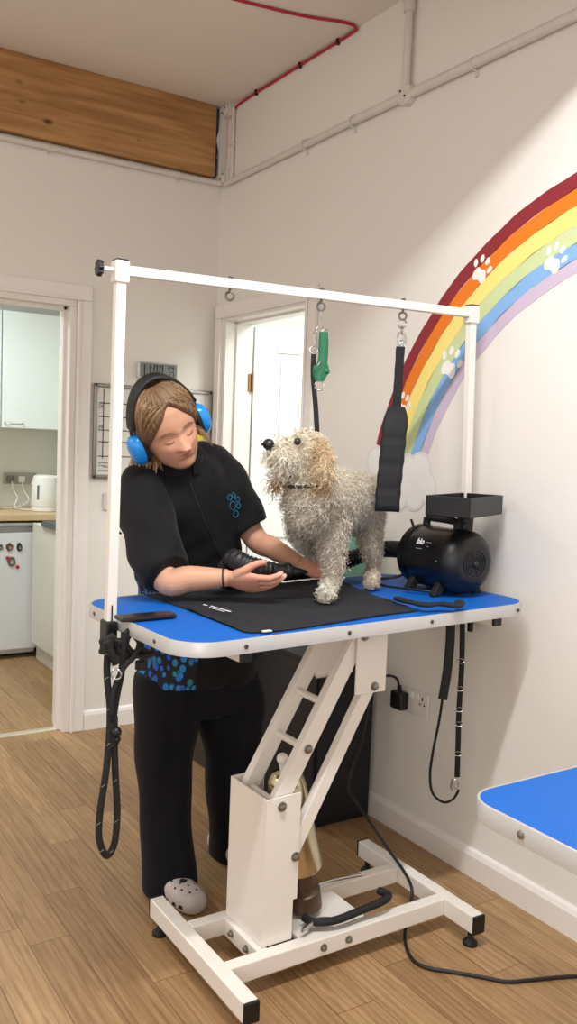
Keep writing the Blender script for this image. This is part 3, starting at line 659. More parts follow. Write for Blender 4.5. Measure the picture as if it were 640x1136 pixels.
# ---------------------------------------------------------------- eyebolts
eyes = []
for (u, v, lb) in ((255, 322, 'grey eyebolt through the top bar with nothing hanging from it'), (354, 334, 'grey eyebolt through the top bar holding the green strap'), (442, 344, 'grey eyebolt through the top bar holding the black padded strap')):
    q = ony(u, v, 2.05); fr_ = (q[0]-LT[0])/(RT[0]-LT[0]); c = LT+(RT-LT)*fr_
    e_ = MB().tube([c+V(0, 0, .020), c-V(0, 0, .020)], .0035, 10).lathe(c+V(0, 0, .0125), (0, 0, 1), [(0, .007), (.006, .007)], 6)
    e_.tube([c+V(0, 0, -.031)+.0105*V(math.cos(t)*.8, math.cos(t)*-.6, math.sin(t)) for t in np.linspace(0, 2*PI, 20, endpoint=False)], .0032, 8, closed=True)
    solo(e_, 'eyebolt', mat('dull_steel', (112, 108, 104), .4, .9), lb, 'eyebolt', base=c, group='eyebolts along the top bar'); eyes.append(c+V(0, 0, -.042))
def ring(mb, c, r, t, a1, a2, n=22): return mb.tube([c+r*(math.cos(x)*a1+math.sin(x)*a2) for x in np.linspace(0, 2*PI, n, endpoint=False)], t, 8, closed=True)
vw = unit(V(.843, -.536, 0)); uz = V(0, 0, 1); nv = unit(V(-.537, -.84, 0))
# green strap hung on the middle eyebolt
c = eyes[1]
green = mat('green_leather', (24, 104, 70), .45, bump=.25, bscale=180)
gs = thing('harness_strap', 'rolled green strap with metal rings hanging from the middle eyebolt', 'strap', c-V(0, 0, .165))
h = MB().tube(spline([c+V(0, 0, .004), c+vw*.003-uz*.012, c-uz*.03, c-uz*.045], 5), .0022, 8); ring(h, c-uz*.052, .010, .0025, vw, uz); ring(h, c-uz*.058+vw*.012, .008, .0022, vw, uz)
h.tube(spline([c-uz*.05-vw*.01, c-uz*.07-vw*.016, c-uz*.085-vw*.012, c-uz*.098-vw*.014], 4), .004, 8)
h.build('snap_hook', chrome, gs)
gm = MB()
zs = [0, .03, .06, .085, .095, .12, .135]; ws = [.012, .014, .013, .014, .022, .020, .013]; of = [.010, .011, .012, .010, .006, .004, .003]
gm.rings([np.array([c-uz*(.058+z)+vw*o_+vw*w_*math.cos(t)*1.0+nv*.010*math.sin(t) for t in np.linspace(0, 2*PI, 18, endpoint=False)]) for z, w_, o_ in zip(zs, ws, of)])
gm.ball(c-uz*.165+vw*.022, .010)
gm.build('rolled_strap', green, gs, smooth=50)
h = MB(); ring(h, c-uz*.205+vw*.004, .013, .0024, vw, uz); ring(h, c-uz*.15-vw*.002+nv*.012, .014, .0016, unit(vw*.6+uz*.8), nv); h.build('ring', chrome, gs)
# black noose leash beside it, down to the dog's neck
nl = thing('noose_leash', 'thin black leash from the middle eyebolt down behind the dog head', 'leash', c-uz*.40)
rr0 = c-uz*.108-vw*.015
h = MB(); ring(h, rr0, .011, .0025, vw, uz); h.build('ring', chrome, nl)
lpx = [rr0-uz*.012, c-uz*.18-vw*.014, c-uz*.26-vw*.004, c-uz*.34+vw*.004, c-uz*.378+vw*.006]
MB().tube(spline(lpx, 6), .007, 12, flat=.35, up=nv).build('strap', webbing, nl)
lend = lpx[-1]
MB().tube([lend, lend-uz*.02+nv*.002], .004, 8).ball(lend-uz*.006, .006).build('swivel', chrome, nl)
# black padded belly strap
c = eyes[2]
ps = thing('belly_strap', 'long black padded belly strap hanging from the right eyebolt in front of the rainbow', 'strap', c-uz*.50)
h = MB(); ring(h, c-uz*.012, .012, .0028, vw, uz); ring(h, c-uz*.030, .011, .0028, nv, uz); h.tube(spline([c-uz*.036-vw*.008, c-uz*.055-vw*.012, c-uz*.07-vw*.006, c-uz*.062+vw*.005, c-uz*.04+vw*.006], 5), .003, 8, closed=False)
h.tube(spline([c-uz*.036+vw*.008, c-uz*.055+vw*.013, c-uz*.072+vw*.010], 5), .003, 8); ring(h, c-uz*.070, .009, .0028, vw, uz); h.build('snap_hook', chrome, ps)
def slab(mb, pts, w, t, seg=20):   # flat padded band, w along vw, t along nv
    rs = []
    for p, ww, tt in zip(pts, w, t):
        rs.append(np.array([p+vw*ww/2*np.sign(math.cos(a))*abs(math.cos(a))**.45+nv*tt/2*np.sign(math.sin(a))*abs(math.sin(a))**.6 for a in np.linspace(0, 2*PI, seg, endpoint=False)]))
    return mb.rings(rs)
zt = c[2]-.078; zs = np.linspace(0, .215, 14)
slab(MB(), [V(c[0], c[1], zt-z)-vw*.002+vw*(-.003*(z/.2)) for z in zs], [.026+.001*math.sin(i*2) for i in range(14)], [.010+.001*math.sin(i*3) for i in range(14)]).build('webbing', webbing, ps, smooth=50)
zb = ony(433, 567, 2.05)[2]; z0_ = zt-.175; n = 30
pts = []; w_ = []; t_2 = []
for i in range(n):
    f_ = i/(n-1); z = z0_-(z0_-zb)*f_
    pts.append(V(c[0], c[1], z)-vw*(.004+.014*min(1, f_*1.2)))
    w_.append((.046+.028*min(1, f_*9))*(1 if f_ < .98 else .97)+.002*math.sin(f_*40)); t_2.append((.020+.012*min(1, f_*4))*(1-.25*max(0, math.sin(f_*26))**6) if i < n-1 else .012)
slab(MB(), pts, w_, t_2).build('padding', mat('black_padding', (24, 24, 27), .75, bump=.4, bscale=40), ps, smooth=50)
# ---------------------------------------------------------------- tool tray on the right post
ty = thing('tool_tray', 'black open plastic tool tray clipped on the right post above the dryer', 'tray', (1.85, 1.9, 1.17))
A = V(1.742, 1.785, 1.24); dL = unit(V(.275, .128, 0)); dS = unit(np.cross((0, 0, 1), dL)); TLn, TSn, th = .272, .135, .058
def Q(a, b, z): return A+dL*a+dS*b+V(0, 0, z)
mb = MB(); w_ = .004
def qbox(a0, b0, z0, a1, b1, z1): mb.box(0, 0, 0, 1, 1, 1, T=lambda v: np.array([Q(a0+(a1-a0)*p[0], b0+(b1-b0)*p[1], z0+(z1-z0)*p[2]) for p in v]))
qbox(0, 0, -th, TLn, w_, 0); qbox(0, TSn-w_, -th, TLn, TSn, 0); qbox(0, 0, -th, w_, TSn, 0); qbox(TLn-w_, 0, -th, TLn, TSn, 0)
qbox(0, 0, -th, TLn, TSn, -th+.004); qbox(.11, 0, -th, .114, TSn, -.012); qbox(.114, .07, -th, TLn, .074, -.012)
mb.build('tray_body', black_plastic, ty, smooth=0, bevel=.002)
pq = RB+(RT-RB)*((1.17-RB[2])/(RT[2]-RB[2]))
MB().lathe(pq+V(0, 0, -.065), (0, 0, 1), [(0, .022), (.002, .024), (.055, .026), (.07, .026)], 24).build('collar', black_plastic, ty, smooth=40)
MB().lathe(pq+V(0, 0, -.035), nv, [(0, .008), (.035, .008), (.036, .014), (.046, .014)], 14).build('screw_knob', black_plastic, ty)
# ---------------------------------------------------------------- black drying mat with lettering
cloth = mat('black_mat_fabric', (20, 23, 31), .85, bump=.4, bscale=120, var=.15, vscale=9, sheen=.04, spec=.3)
def topz(x, y):
    d0 = V(x, y, 0)-V(CT[0], CT[1], 0); lx = d0@V(math.cos(yaw), math.sin(yaw), 0)
    return CT[2]+lx*math.tan(tl)+.0008
ml = [(157, 660), (200, 675), (250, 690), (267, 700), (290, 701.5), (330, 697), (380, 689), (430, 681), (462, 677)]
e_px = [onz(u, v, .93+.012*((u-300)/240)) for u, v in ml]
outline = [(p[0], p[1]) for p in e_px]
near = spline([(a, b_, 0) for a, b_ in outline], 6)[:, :2]
far = near.copy()
# the mat as a height field between its near edge and its far edge close to the table's back
fs = []; vs = []; nr = 26
for i, (x, y) in enumerate(near):
    f_ = i/(len(near)-1)
    yfar = 2.285+.03*(x-1.0)+.006*math.sin(x*31)
    for j in range(nr):
        g = j/(nr-1); yy_ = y+(yfar-y)*g
        xx = x+.01*math.sin(7*yy_+x*3)*g+.09*g*f_**3
        wr = .0045*max(0, math.sin(xx*38+yy_*17+3*math.sin(yy_*9)))**3+.0028*max(0, math.sin(yy_*64-xx*22+2*math.sin(xx*14)))**4*(1 if xx > 1.3 else .5)
        if j == 0: wr *= .3
        vs.append((xx, yy_, topz(xx, yy_)+.004+wr))
m0 = len(vs)
vs += [(x, y, topz(x, y)+.0008) for x, y, z in vs]
nn = len(near)
for i in range(nn-1):
    for j in range(nr-1):
        a = i*nr+j; fs += [(a, a+1, a+nr+1, a+nr), (m0+a, m0+a+nr, m0+a+nr+1, m0+a+1)]
def wall_(idx):
    for a, b_ in zip(idx[:-1], idx[1:]): fs.append((a, b_, b_+m0, a+m0))
wall_([i*nr for i in range(nn)]); wall_([i*nr+nr-1 for i in range(nn)][::-1]); wall_(list(range(nr))[::-1]); wall_([(nn-1)*nr+j for j in range(nr)])
mt = MB().add(vs, fs).build('drying_mat', cloth, smooth=60)
tag(mt, 'black fabric mat with small white lettering spread over the blue table top under the dog', 'mat'); rebase(mt, (1.4, 2.0, .93))
p0 = onz(225, 671, .939); p1 = onz(252, 679, .942); xd = unit(p1-p0); yd = unit(np.cross((0, 0, 1), xd))
ink_w = mat('white_print', (222, 222, 224), .6)
mb = MB(); Lw = np.linalg.norm(p1-p0)
for k, (a, b_, z) in enumerate([(0, .07, 0), (.09, .13, 0), (.22, .40, .006), (.45, .72, .006), (.75, 1.0, .006)]):
    mb.prism([p0+xd*Lw*a+yd*z, p0+xd*Lw*b_+yd*z, p0+xd*Lw*b_+yd*(z+.006), p0+xd*Lw*a+yd*(z+.006)], (0, 0, .001))
for k in range(7):
    a = .35+k*.09; mb.prism([p0+xd*Lw*a-yd*.007, p0+xd*Lw*(a+.05)-yd*.007, p0+xd*Lw*(a+.05)-yd*.003, p0+xd*Lw*a-yd*.003], (0, 0, .001))
plabel(mb.build('lettering', ink_w, mt, smooth=0), 'small white printed lettering')
q = onz(291, 700.5, .934); q2 = onz(301, 699.5, .934)
plabel(MB().bar(q, q2, .008, .003).build('care_tag', ink_w, mt, smooth=0), 'white sewn tag')
# ---------------------------------------------------------------- dryer
dr = thing('pet_dryer', 'black cylindrical pet dryer with carry handle and vented end on the right of the table', 'dryer', (1.85, 2.0, .945))
o0 = V(1.848, 1.862, 1.040); dax = unit(V(.02, 1, 0)); RD = .094
gloss = mat('dryer_black', (17, 18, 20), .32, bump=.05, bscale=300)
b0 = MB().lathe(o0, dax, [(.028, RD*.86), (.045, RD*.985), (.050, RD), (.235, RD), (.242, RD*.96)], 48).build('body', gloss, dr, smooth=30)
MB().lathe(o0, dax, [(.0, .050), (.002, .060), (.006, RD*.74), (.020, RD*.90), (.034, RD*1.0), (.048, RD*1.035), (.068, RD*1.035), (.070, RD)], 48).build('front_cap', mat('dryer_cap', (15, 16, 18), .4), dr, smooth=30)
MB().lathe(o0, dax, [(.226, RD*1.02), (.246, RD*1.02), (.262, RD*.86), (.275, .055), (.278, .03)], 48).build('rear_cap', MATS['dryer_cap'], dr, smooth=30)
vent = MB()
for r in (.012, .022, .032, .042): vent.tube([o0+dax*(-.001)+r*(math.cos(t)*V(dax[1], -dax[0], 0)+math.sin(t)*uz) for t in np.linspace(0, 2*PI, 32, endpoint=False)], .0022, 6, closed=True)
for k in range(10):
    t = 2*PI*k/10; e_ = math.cos(t)*V(dax[1], -dax[0], 0)+math.sin(t)*uz; vent.tube([o0-dax*.001+e_*.010, o0-dax*.001+e_*.044], .0018, 6)
vent.ball(o0-dax*.002, .010); vent.build('vent_grille', mat('grille_black', (44, 44, 46), .3, .4), dr)
MB().lathe(o0, dax, [(.0012, .045), (.004, .045)], 32).build('vent_recess', mat('deep_black', (8, 8, 9), .9), dr)
top = o0+uz*RD
hp = [top+dax*.085-uz*.004, top+dax*.085+uz*.012, top+dax*.095+uz*.022, top+dax*.14+uz*.024, top+dax*.19+uz*.024, top+dax*.215+uz*.024, top+dax*.222+uz*.010, top+dax*.222-uz*.004]
MB().tube(spline(hp, 5), .011, 14).build('handle', black_rubber, dr)
for t in (.075, .195):
    for s in (-1, 1):
        a = o0+dax*t; m_ = MB().prism([a+V(s*.050, -.011, -.075), a+V(s*.072, -.011, -.058), a+V(s*.098, -.011, -.098), a+V(s*.098, -.011, -.103), a+V(s*.070, -.011, -.103)], (0, .022, 0)); m_.build('foot', black_rubber, dr, smooth=0, bevel=.003)
sd_ = V(-.843, -.0, .0); 
# lettering on the side facing the room: wrap round the cylinder
def cyl(t, ang, r=RD+.0006): return o0+dax*t+r*(math.cos(ang)*V(-1, 0, 0)+math.sin(ang)*uz)
def wraptext(txt, size, t0, ang0, name, bold=0):
    ob = text_mesh(txt, size, (0, 0, 0), (1, 0, 0), (0, 1, 0), .0004, name, ink_w, None, bold)
    for v in ob.data.vertices:
        a, b_, z = v.co; w3 = cyl(t0-a, ang0+b_/RD, RD+.0010+z)-ORG[dr.name]; v.co = w3
    ob.parent = dr; ORG[ob.name] = ORG[dr.name]; ob.data.update(); return ob
wraptext('blo', .026, .172, math.radians(28), 'lettering', .0008)
mb = MB()
mb.bar(cyl(.165, math.radians(19), RD+.001), cyl(.140, math.radians(19), RD+.001), .0015, .001)
for t_a, a_ in ((.128, 33), (.121, 33), (.114, 33), (.118, 25)): mb.bar(cyl(t_a, math.radians(a_), RD+.001), cyl(t_a-.005, math.radians(a_), RD+.001), .003, .001)
mb.build('lettering', ink_w, dr, smooth=0)
MB().ball(cyl(.062, math.radians(2), RD*1.035), .003).build('screw', bolt_metal, dr)
for t, a in ((.25, 70), (.255, 100)):
    m_ = MB().tube([cyl(t, math.radians(a), RD*.95), cyl(t+.004, math.radians(a), RD+.022)], .004, 8).build('lever', black_plastic, dr)
# dryer hose: from the rear of the dryer behind the dog and the forearm to the nozzle
hose_m = mat('hose_black', (20, 20, 22), .48)
hs = thing('dryer_hose', 'black ribbed dryer hose running behind the dog to the nozzle in the groomer hand', 'hose', (1.5, 2.27, .94))
n0 = ony(303, 633, 2.03); nt_ = ony(335, 634, 2.03)
H = [o0+dax*.27, V(1.85, 2.215, 1.04), V(1.82, 2.285, 1.03), V(1.71, 2.33, .990), V(1.60, 2.32, .972), V(1.45, 2.305, .968), V(1.32, 2.25, .968), V(1.23, 2.205, .970), V(1.175, 2.175, .990), ony(256, 625, 2.13), ony(259, 620, 2.09), ony(275, 627, 2.045), n0]
S = spline(H, 14)
# resample
L_ = np.r_[0, np.cumsum(np.linalg.norm(np.diff(S, axis=0), axis=1))]; m = int(L_[-1]/.0035)
tt = np.linspace(0, L_[-1], m); S2 = np.array([[np.interp(t, L_, S[:, k]) for k in range(3)] for t in tt])
rads = [.0265+(.0018 if (i % 4) < 2 else -.0014) for i in range(m)]
for i in range(m-22, m): rads[i] -= .006*(i-(m-22))/22
MB().tube(S2, rads, 18).build('hose', hose_m, hs, smooth=50)
nd = unit(nt_-n0)
nz = MB(); nz.lathe(n0-nd*.012, nd, [(0, .024), (.010, .025), (.014, .021), (.050, .020), (.053, .023), (.062, .023), (.066, .020)], 28)
nozzle_tip = n0+nd*.100
rs = []
for t, a, b_ in ((.05, .020, .020), (.065, .022, .013), (.085, .020, .009), (.103, .018, .005), (.106, .016, .003)):
    e1 = unit(np.cross(nd, uz)); e2 = np.cross(e1, nd)
    rs.append(np.array([n0+nd*t+e1*a*math.cos(q)+e2*b_*math.sin(q) for q in np.linspace(0, 2*PI, 24, endpoint=False)]))
nz.rings(rs); nz.build('nozzle', black_plastic, hs, smooth=40)
# thin cord from the dryer across the table corner
P = [o0+dax*.262-uz*.05, V(1.80, 2.16, .96), V(1.73, 2.20, .948), V(1.70, 2.12, .946), V(1.74, 2.0, .948), V(1.78, 1.95, .946)]
MB().tube(spline(P, 8), .0042, 8).build('power_lead', cable_black, dr, smooth=180)
# crumpled strap end lying at the mat's right corner
P = [onz(440, 664, .95), onz(455, 668, .952), onz(472, 671, .954), onz(490, 670, .955), onz(508, 672, .956), onz(510, 668, .956)]
bb = MB(); sp = spline(P, 6); bb.tube(sp, [.013+.0015*math.sin(i*.7) for i in range(len(sp))], 12, flat=.5, up=(0, 0, 1))
solo(bb, 'folded_strap', webbing, 'folded black strap lying on the blue table in front of the dryer feet', 'strap', smooth=60)
# teal storage box and maroon bottle seen between the dog's legs
# ================================================================ things under and behind the table
cab = thing('storage_cabinet', 'low black cabinet against the right wall beneath the grooming table', 'cabinet', (1.87, 2.72, 0))
dark = mat('black_cabinet', (13, 14, 25), .55, bump=.05)
MB().box(1.745, 2.50, .0, XB-.02, 2.96, .60).build('body', dark, cab, smooth=0, bevel=.004)
MB().box(1.755, 2.492, .02, XB-.03, 2.50, .59).build('door', dark, cab, smooth=0, bevel=.002)
MB().box(1.735, 2.49, .598, XB-.018, 2.965, .612).build('top', dark, cab, smooth=0, bevel=.002)
gb = thing('tall_bin', 'tall dark grey bin standing behind the black cabinet by the doorway', 'bin', (1.87, 3.2, 0))
gy = mat('dark_grey_plastic', (56, 54, 52), .55, bump=.05)
rs = []
for z, k in ((0, .9), (.02, .92), (.62, 1.0), (.64, 1.03), (.66, 1.03)):
    rs.append(np.array([V(1.83+x*k, 3.22+y*k, z) for x, y in rrect(.34, .46, .04, 5)]))
MB().rings(rs).build('body', gy, gb, smooth=30)
rs = [np.array([V(1.83+x*k, 3.22+y*k, z) for x, y in rrect(.36, .48, .04, 5)]) for z, k in ((.661, 1), (.685, 1), (.70, .9))]
MB().rings(rs).build('lid', gy, gb, smooth=30)
tbx = thing('storage_box', 'teal green storage box glimpsed between the dog legs on the black cabinet', 'box', (1.88, 2.6, .613))
te = mat('teal_plastic', (120, 176, 156), .5)
x0_, x1_ = ony(384, 620, 2.52)[0], ony(384, 620, 2.52)[0]+.095
MB().box(x0_, 2.52, .613, x1_, 2.66, 1.05).build('body', te, tbx, smooth=0, bevel=.006)
MB().box(x0_-.004, 2.516, 1.051, x1_+.004, 2.664, 1.066).build('lid', te, tbx, smooth=0, bevel=.004)
XM_ = x0_-.036
mbt = thing('bottle', 'dark red bottle with white label beside the teal box behind the dog', 'bottle', (XM_, 2.56, .613))
MB().lathe((XM_, 2.56, .613), (0, 0, 1), [(0, .026), (.005, .030), (.34, .030), (.37, .018), (.39, .013), (.41, .013)], 24).build('bottle_body', mat('maroon_plastic', (120, 40, 50), .35), mbt, smooth=40)
MB().lathe((XM_, 2.56, 1.02), (0, 0, 1), [(0, .016), (.03, .016)], 20).build('cap', white_plastic, mbt, smooth=40)
MB().lathe((XM_, 2.56, .82), (0, 0, 1), [(0, .0306), (.14, .0306)], 24, cap=False).build('bottle_label', mat('label_paper', (226, 222, 214), .6), mbt, smooth=40)
# dangling straps under the right of the table
def wpx(pts, y): return [ony(u, v, y) for u, v in pts]
st = thing('restraint_strap', 'black strap with padded top hanging in a loop under the right end of the table', 'strap', ony(490, 890, 1.99))
yS = 1.985
MB().tube(spline(wpx([(500, 690), (499, 715), (496, 745), (491, 776)], yS), 6), .0145, 14, flat=.4, up=nv).build('padding', MATS['black_padding'], st, smooth=60)
MB().tube(spline(wpx([(491, 774), (487, 800), (480, 835), (477, 860), (480, 880), (492, 890), (503, 886), (509, 876)], yS), 6), [.003]*18+[.0045]*20+[.0055]*5 if False else .0042, 10, flat=.5, up=nv).build('webbing', webbing, st, smooth=60)
MB().tube(spline(wpx([(513, 692), (512, 740), (509, 790), (508, 830), (507, 862)], yS-.01), 6), .0085, 12, flat=.4, up=nv).build('webbing', webbing, st, smooth=60)
hk = MB()
for v in (733, 764, 787, 803, 836): p = ony(512-(v-692)*.03, v, yS-.01); hk.tube([p+vw*.011*math.cos(t)+uz*.007*math.sin(t)+nv*.003 for t in np.linspace(0, 2*PI, 14, endpoint=False)], .0016, 6, closed=True)
p = ony(506, 866, yS-.01); hk.tube([p+vw*.008*math.cos(t)+uz*.016*math.sin(t)-uz*.01 for t in np.linspace(0, 2*PI, 18, endpoint=False)], .0025, 7, closed=True)
hk.tube([p-vw*.012+uz*.004, p-vw*.016-uz*.02, p-vw*.010-uz*.032], .003, 7); hk.build('ring', chrome, st)
# looped black rope with clip on the left clamp
rp_ = thing('rope_leash', 'black braided rope leash looped over the left clamp and hanging almost to the floor', 'leash', ony(120, 950, 1.95))
rope = mat('braided_rope', (20, 21, 24), .75, bump=.8, bscale=160)
fl_ = mat('rope_fleck', (150, 140, 120), .7)
yR = 1.965
def W(pts): return spline(wpx(pts, yR), 8)
r_1 = W([(124, 706), (119, 730), (119, 755), (122, 785), (121, 820), (117, 860), (111, 900), (110, 930), (118, 949), (127, 935), (130, 900), (128, 860), (127, 825), (127, 795)])
r_2 = W([(127, 795), (131, 770), (136, 745), (138, 720), (139, 702)]); r_2 = r_2+V(0, .006, 0)
r_3 = W([(122, 790), (124, 765), (135, 740), (146, 728), (152, 714), (150, 700)])-V(0, .012, 0)
rb = MB().tube(r_1, .0085, 12).tube(r_2, .0085, 12).tube(r_3, .0065, 12)
ro = rb.build('rope', rope, rp_, smooth=60)
mb = MB()
for k in range(6, len(r_1)-4, 9):
    a = r_1[k]; mb.tube([a+nv*.0085-vw*.005-uz*.004, a+nv*.0092, a+nv*.0085+vw*.005+uz*.004], .0007, 5)
mb.build('reflective_fleck', fl_, ro)['kind'] = 'stuff'
MB().tube(wpx([(124, 800), (127, 825)], yR), .0115, 12).build('slider', black_rubber, rp_)
MB().ball(ony(129, 812, yR-.01), .013).ball(ony(130, 820, yR-.01), .009).build('toggle', black_plastic, rp_)
MB().tube(wpx([(118, 712), (124, 726), (129, 736)], yR-.015), .010, 12).build('handle_end', black_rubber, rp_)
mb = MB(); p = ony(129, 748, yR-.02); ring(mb, p, .012, .002, vw, uz); mb.build('ring', chrome, rp_)
bundle = MB().tube(spline(wpx([(140, 700), (150, 706), (156, 716), (148, 724), (140, 714), (146, 702), (158, 706)], yR+.01), 8), .0075, 12)
bundle.build('knotted_end', rope, rp_, smooth=60)
# ================================================================ second grooming table
g2 = thing('grooming_table', 'second grooming table with blue ribbed top at the lower right corner by the wall', 'grooming table', (1.5, .66, 0))
C2 = V(1.505, .655, .70)
def T2(p): return C2+V(p[1]*-1, p[0], p[2])
tr2 = tabletop(g2, T2, 1.12, .60, .07, .038)
mb = MB()
for c_, n2 in ((V(1.205, 1.06, .682), (-1, 0, 0)), (V(1.205, .70, .682), (-1, 0, 0))): mb.lathe(c_, n2, [(0, .008), (.003, .0075), (.005, .003)], 14)
mb.build('rivet', bolt_metal, tr2)
MB().box(1.36, .40, .05, 1.40, .95, .10).box(1.62, .40, .05, 1.66, .95, .10).box(1.40, .62, .05, 1.62, .66, .10).build('foot_bar', white_metal, g2, smooth=0, bevel=.003)
MB().box(1.44, .56, .10, 1.58, .74, .42).build('column', white_metal, g2, smooth=0, bevel=.003)
MB().bar((1.51, .60, .40), (1.51, .78, .65), .03, .04).bar((1.51, .52, .35), (1.51, .70, .65), .03, .04).build('lift_arm', white_metal, g2, smooth=0)
MB().box(1.30, .50, .64, 1.70, .54, .664).box(1.30, .80, .64, 1.70, .84, .664).build('frame_tube', white_metal, g2, smooth=0)
for x in (1.38, 1.64):
    for y in (.43, .92): MB().lathe((x, y, 0), (0, 0, 1), [(0, .021), (.01, .021), (.014, .008), (.052, .008)], 16).build('levelling_foot', black_rubber, g2)
# ================================================================ kitchen
kw = mat('kitchen_unit_white', (226, 234, 232), .35); cream = mat('cream_unit', (224, 222, 212), .4)
def cupboard(x0, x1, lb, hx):
    t = thing('wall_cupboard', lb, 'cupboard', ((x0+x1)/2, 5.7, 1.40), 'kitchen wall cupboards')
    MB().box(x0, 5.572, 1.40, x1, 5.945, 2.12).build('body', kw, t, smooth=0, bevel=.002)
    d = MB().box(x0+.002, 5.55, 1.402, x1-.002, 5.570, 2.118).build('door', kw, t, smooth=0, bevel=.003)
    MB().tube(spline([(hx-.055, 5.549, 1.435), (hx-.045, 5.528, 1.430), (hx, 5.518, 1.428), (hx+.045, 5.528, 1.430), (hx+.055, 5.549, 1.435)], 5), .006, 10, flat=.7).build('handle', mat('satin_nickel', (190, 188, 180), .3, .9), d)
cupboard(1.425, 1.825, 'white kitchen wall cupboard with bow handle above the kettle', 1.50)
cupboard(1.02, 1.422, 'white kitchen wall cupboard at the left edge of the doorway view', 1.10)
wt = mat('beech_worktop', (206, 178, 142), .4, bump=.04, var=.05, vscale=20, stretch=(1, 8, 8))
solo(MB().box(.2, 5.29, .847, 1.975, 5.945, .885), 'worktop', wt, 'beech kitchen worktop seen through the open doorway with a kettle on it', 'worktop', smooth=0, bevel=.003)
bc = thing('base_unit', 'white kitchen base unit left of the fridge under the worktop', 'cabinet', (.6, 5.6, 0))
MB().box(.25, 5.36, .0, .93, 5.94, .845).build('body', kw, bc, smooth=0)
MB().box(.252, 5.335, .1, .928, 5.358, .83).build('door', kw, bc, smooth=0, bevel=.003)
fg = thing('fridge', 'white under-counter fridge with magnets on its door in the kitchen', 'fridge', (1.25, 5.6, 0))
fw = mat('fridge_white', (226, 230, 234), .3)
MB().box(.95, 5.37, .02, 1.60, 5.93, .815).build('body', fw, fg, smooth=0, bevel=.006)
MB().box(.95, 5.315, .055, 1.60, 5.365, .775).build('door', fw, fg, smooth=0, bevel=.010, bseg=3)
MB().box(.95, 5.32, .815, 1.60, 5.92, .832).build('lid', fw, fg, smooth=0, bevel=.004)
MB().tube(spline([(1.0, 5.315, .792), (1.15, 5.31, .798), (1.32, 5.312, .806), (1.56, 5.318, .808)], 6), .008, 10, flat=.5).build('handle', mat('silver_handle', (170, 172, 174), .3, .7), fg)
MB().box(.96, 5.40, 0, 1.59, 5.9, .045).build('plinth', black_plastic, fg, smooth=0)
def magnet(u, v, w, h, label, cols, red=None):
    c = ony(u, v, 5.313); t = thing('fridge_magnet', label, 'magnet', (c[0], 5.313, c[2]-h/2), 'picture magnets on the fridge door')
    rnd = random.Random(int(u*7+v)); pts = []
    for k in range(14):
        a = 2*PI*k/14; q = 1+.16*rnd.uniform(-1, 1); pts.append(V(c[0]+w/2*q*math.cos(a), 5.3125, c[2]+h/2*q*math.sin(a)))
    MB().prism(pts, (0, -.003, 0)).build('picture', mat('magnet_%d' % int(u), cols[0], .5, var=.5, vscale=90), t, smooth=0)
    MB().prism([V(p[0]*.45+c[0]*.55+.003, 5.309, p[2]*.45+c[2]*.55-.004) for p in pts], (0, -.0012, 0)).build('picture_detail', mat('magnetd_%d' % int(u), cols[1], .5, var=.4, vscale=120), t, smooth=0)
    if red:
        for a, b_ in red: q = ony(u+a, v+b_, 5.309); MB().ball(q, (.012, .003, .011), 12, 6).build('red_mark', mat('magnet_red', (190, 40, 60), .5), t)
magnet(10.5, 607, .040, .050, 'round brown dog picture magnet on the fridge door upper row', ((96, 62, 52), (170, 140, 124)))
magnet(21.5, 607, .036, .050, 'black dog picture magnet on the fridge door beside the brown one', ((34, 36, 40), (120, 124, 126)))
magnet(12.5, 623, .050, .058, 'grey dog picture magnet with red bows lowest on the fridge door', ((104, 92, 88), (176, 160, 148)), [(-4, -4), (7, 6)])
magnet(43, 609, .034, .042, 'square dark photo magnet at the right edge of the fridge door', ((70, 40, 52), (150, 140, 150)))
magnet(0.5, 607, .028, .034, 'small dark magnet cut off by the left edge of the picture', ((60, 56, 56), (150, 146, 140)))
su = thing('side_unit', 'cream end panel of a low kitchen unit just inside the doorway', 'cabinet', (1.75, 4.9, 0))
MB().box(1.552, 4.40, .105, 1.975, 5.285, .835).build('panel', cream, su, smooth=0, bevel=.003)
MB().box(1.585, 4.42, 0, 1.97, 5.28, .105).build('plinth', cream, su, smooth=0)
bt = MB(); bt.prism([V(1.53, 4.36, .838), V(1.53, 5.05, .838), V(1.545, 5.11, .842), V(1.56, 5.13, .862), V(1.56, 4.36, .880)], (.40, 0, 0))
solo(bt, 'baking_tray', mat('charcoal_plastic', (66, 70, 72), .45), 'dark grey tray lying on top of the cream side unit', 'tray', smooth=0, bevel=.004)
kt = thing('kettle', 'white cordless electric kettle with a water gauge on the beech worktop', 'kettle', (1.60, 5.52, .886))
kp = ony(50, 559, 5.52); kc_ = V(kp[0]-.005, 5.52, .886)
MB().lathe(kc_, (0, 0, 1), [(0, .078), (.003, .082), (.026, .082), (.028, .076)], 32).build('base', white_plastic, kt, smooth=40)
MB().lathe(kc_+V(0, 0, .03), (0, 0, 1), [(0, .080), (.01, .084), (.17, .074), (.185, .070)], 32).build('jug', white_plastic, kt, smooth=40)
MB().lathe(kc_+V(0, 0, .214), (0, 0, 1), [(0, .070), (.008, .066), (.014, .05), (.016, .01)], 28).build('lid', white_plastic, kt, smooth=40)
hh = vw
MB().tube(spline([kc_+hh*.06+uz*.215, kc_+hh*.10+uz*.218, kc_+hh*.128+uz*.19, kc_+hh*.13+uz*.12, kc_+hh*.118+uz*.075, kc_+hh*.078+uz*.065], 6), .011, 12).build('handle', white_plastic, kt)
MB().prism([kc_-hh*.082+uz*.17-hh*0, kc_-hh*.062+uz*.212, kc_-hh*.062+uz*.16], nv*.02).build('spout', white_plastic, kt, smooth=0)
g_ = kc_+nv*.0795-hh*.018
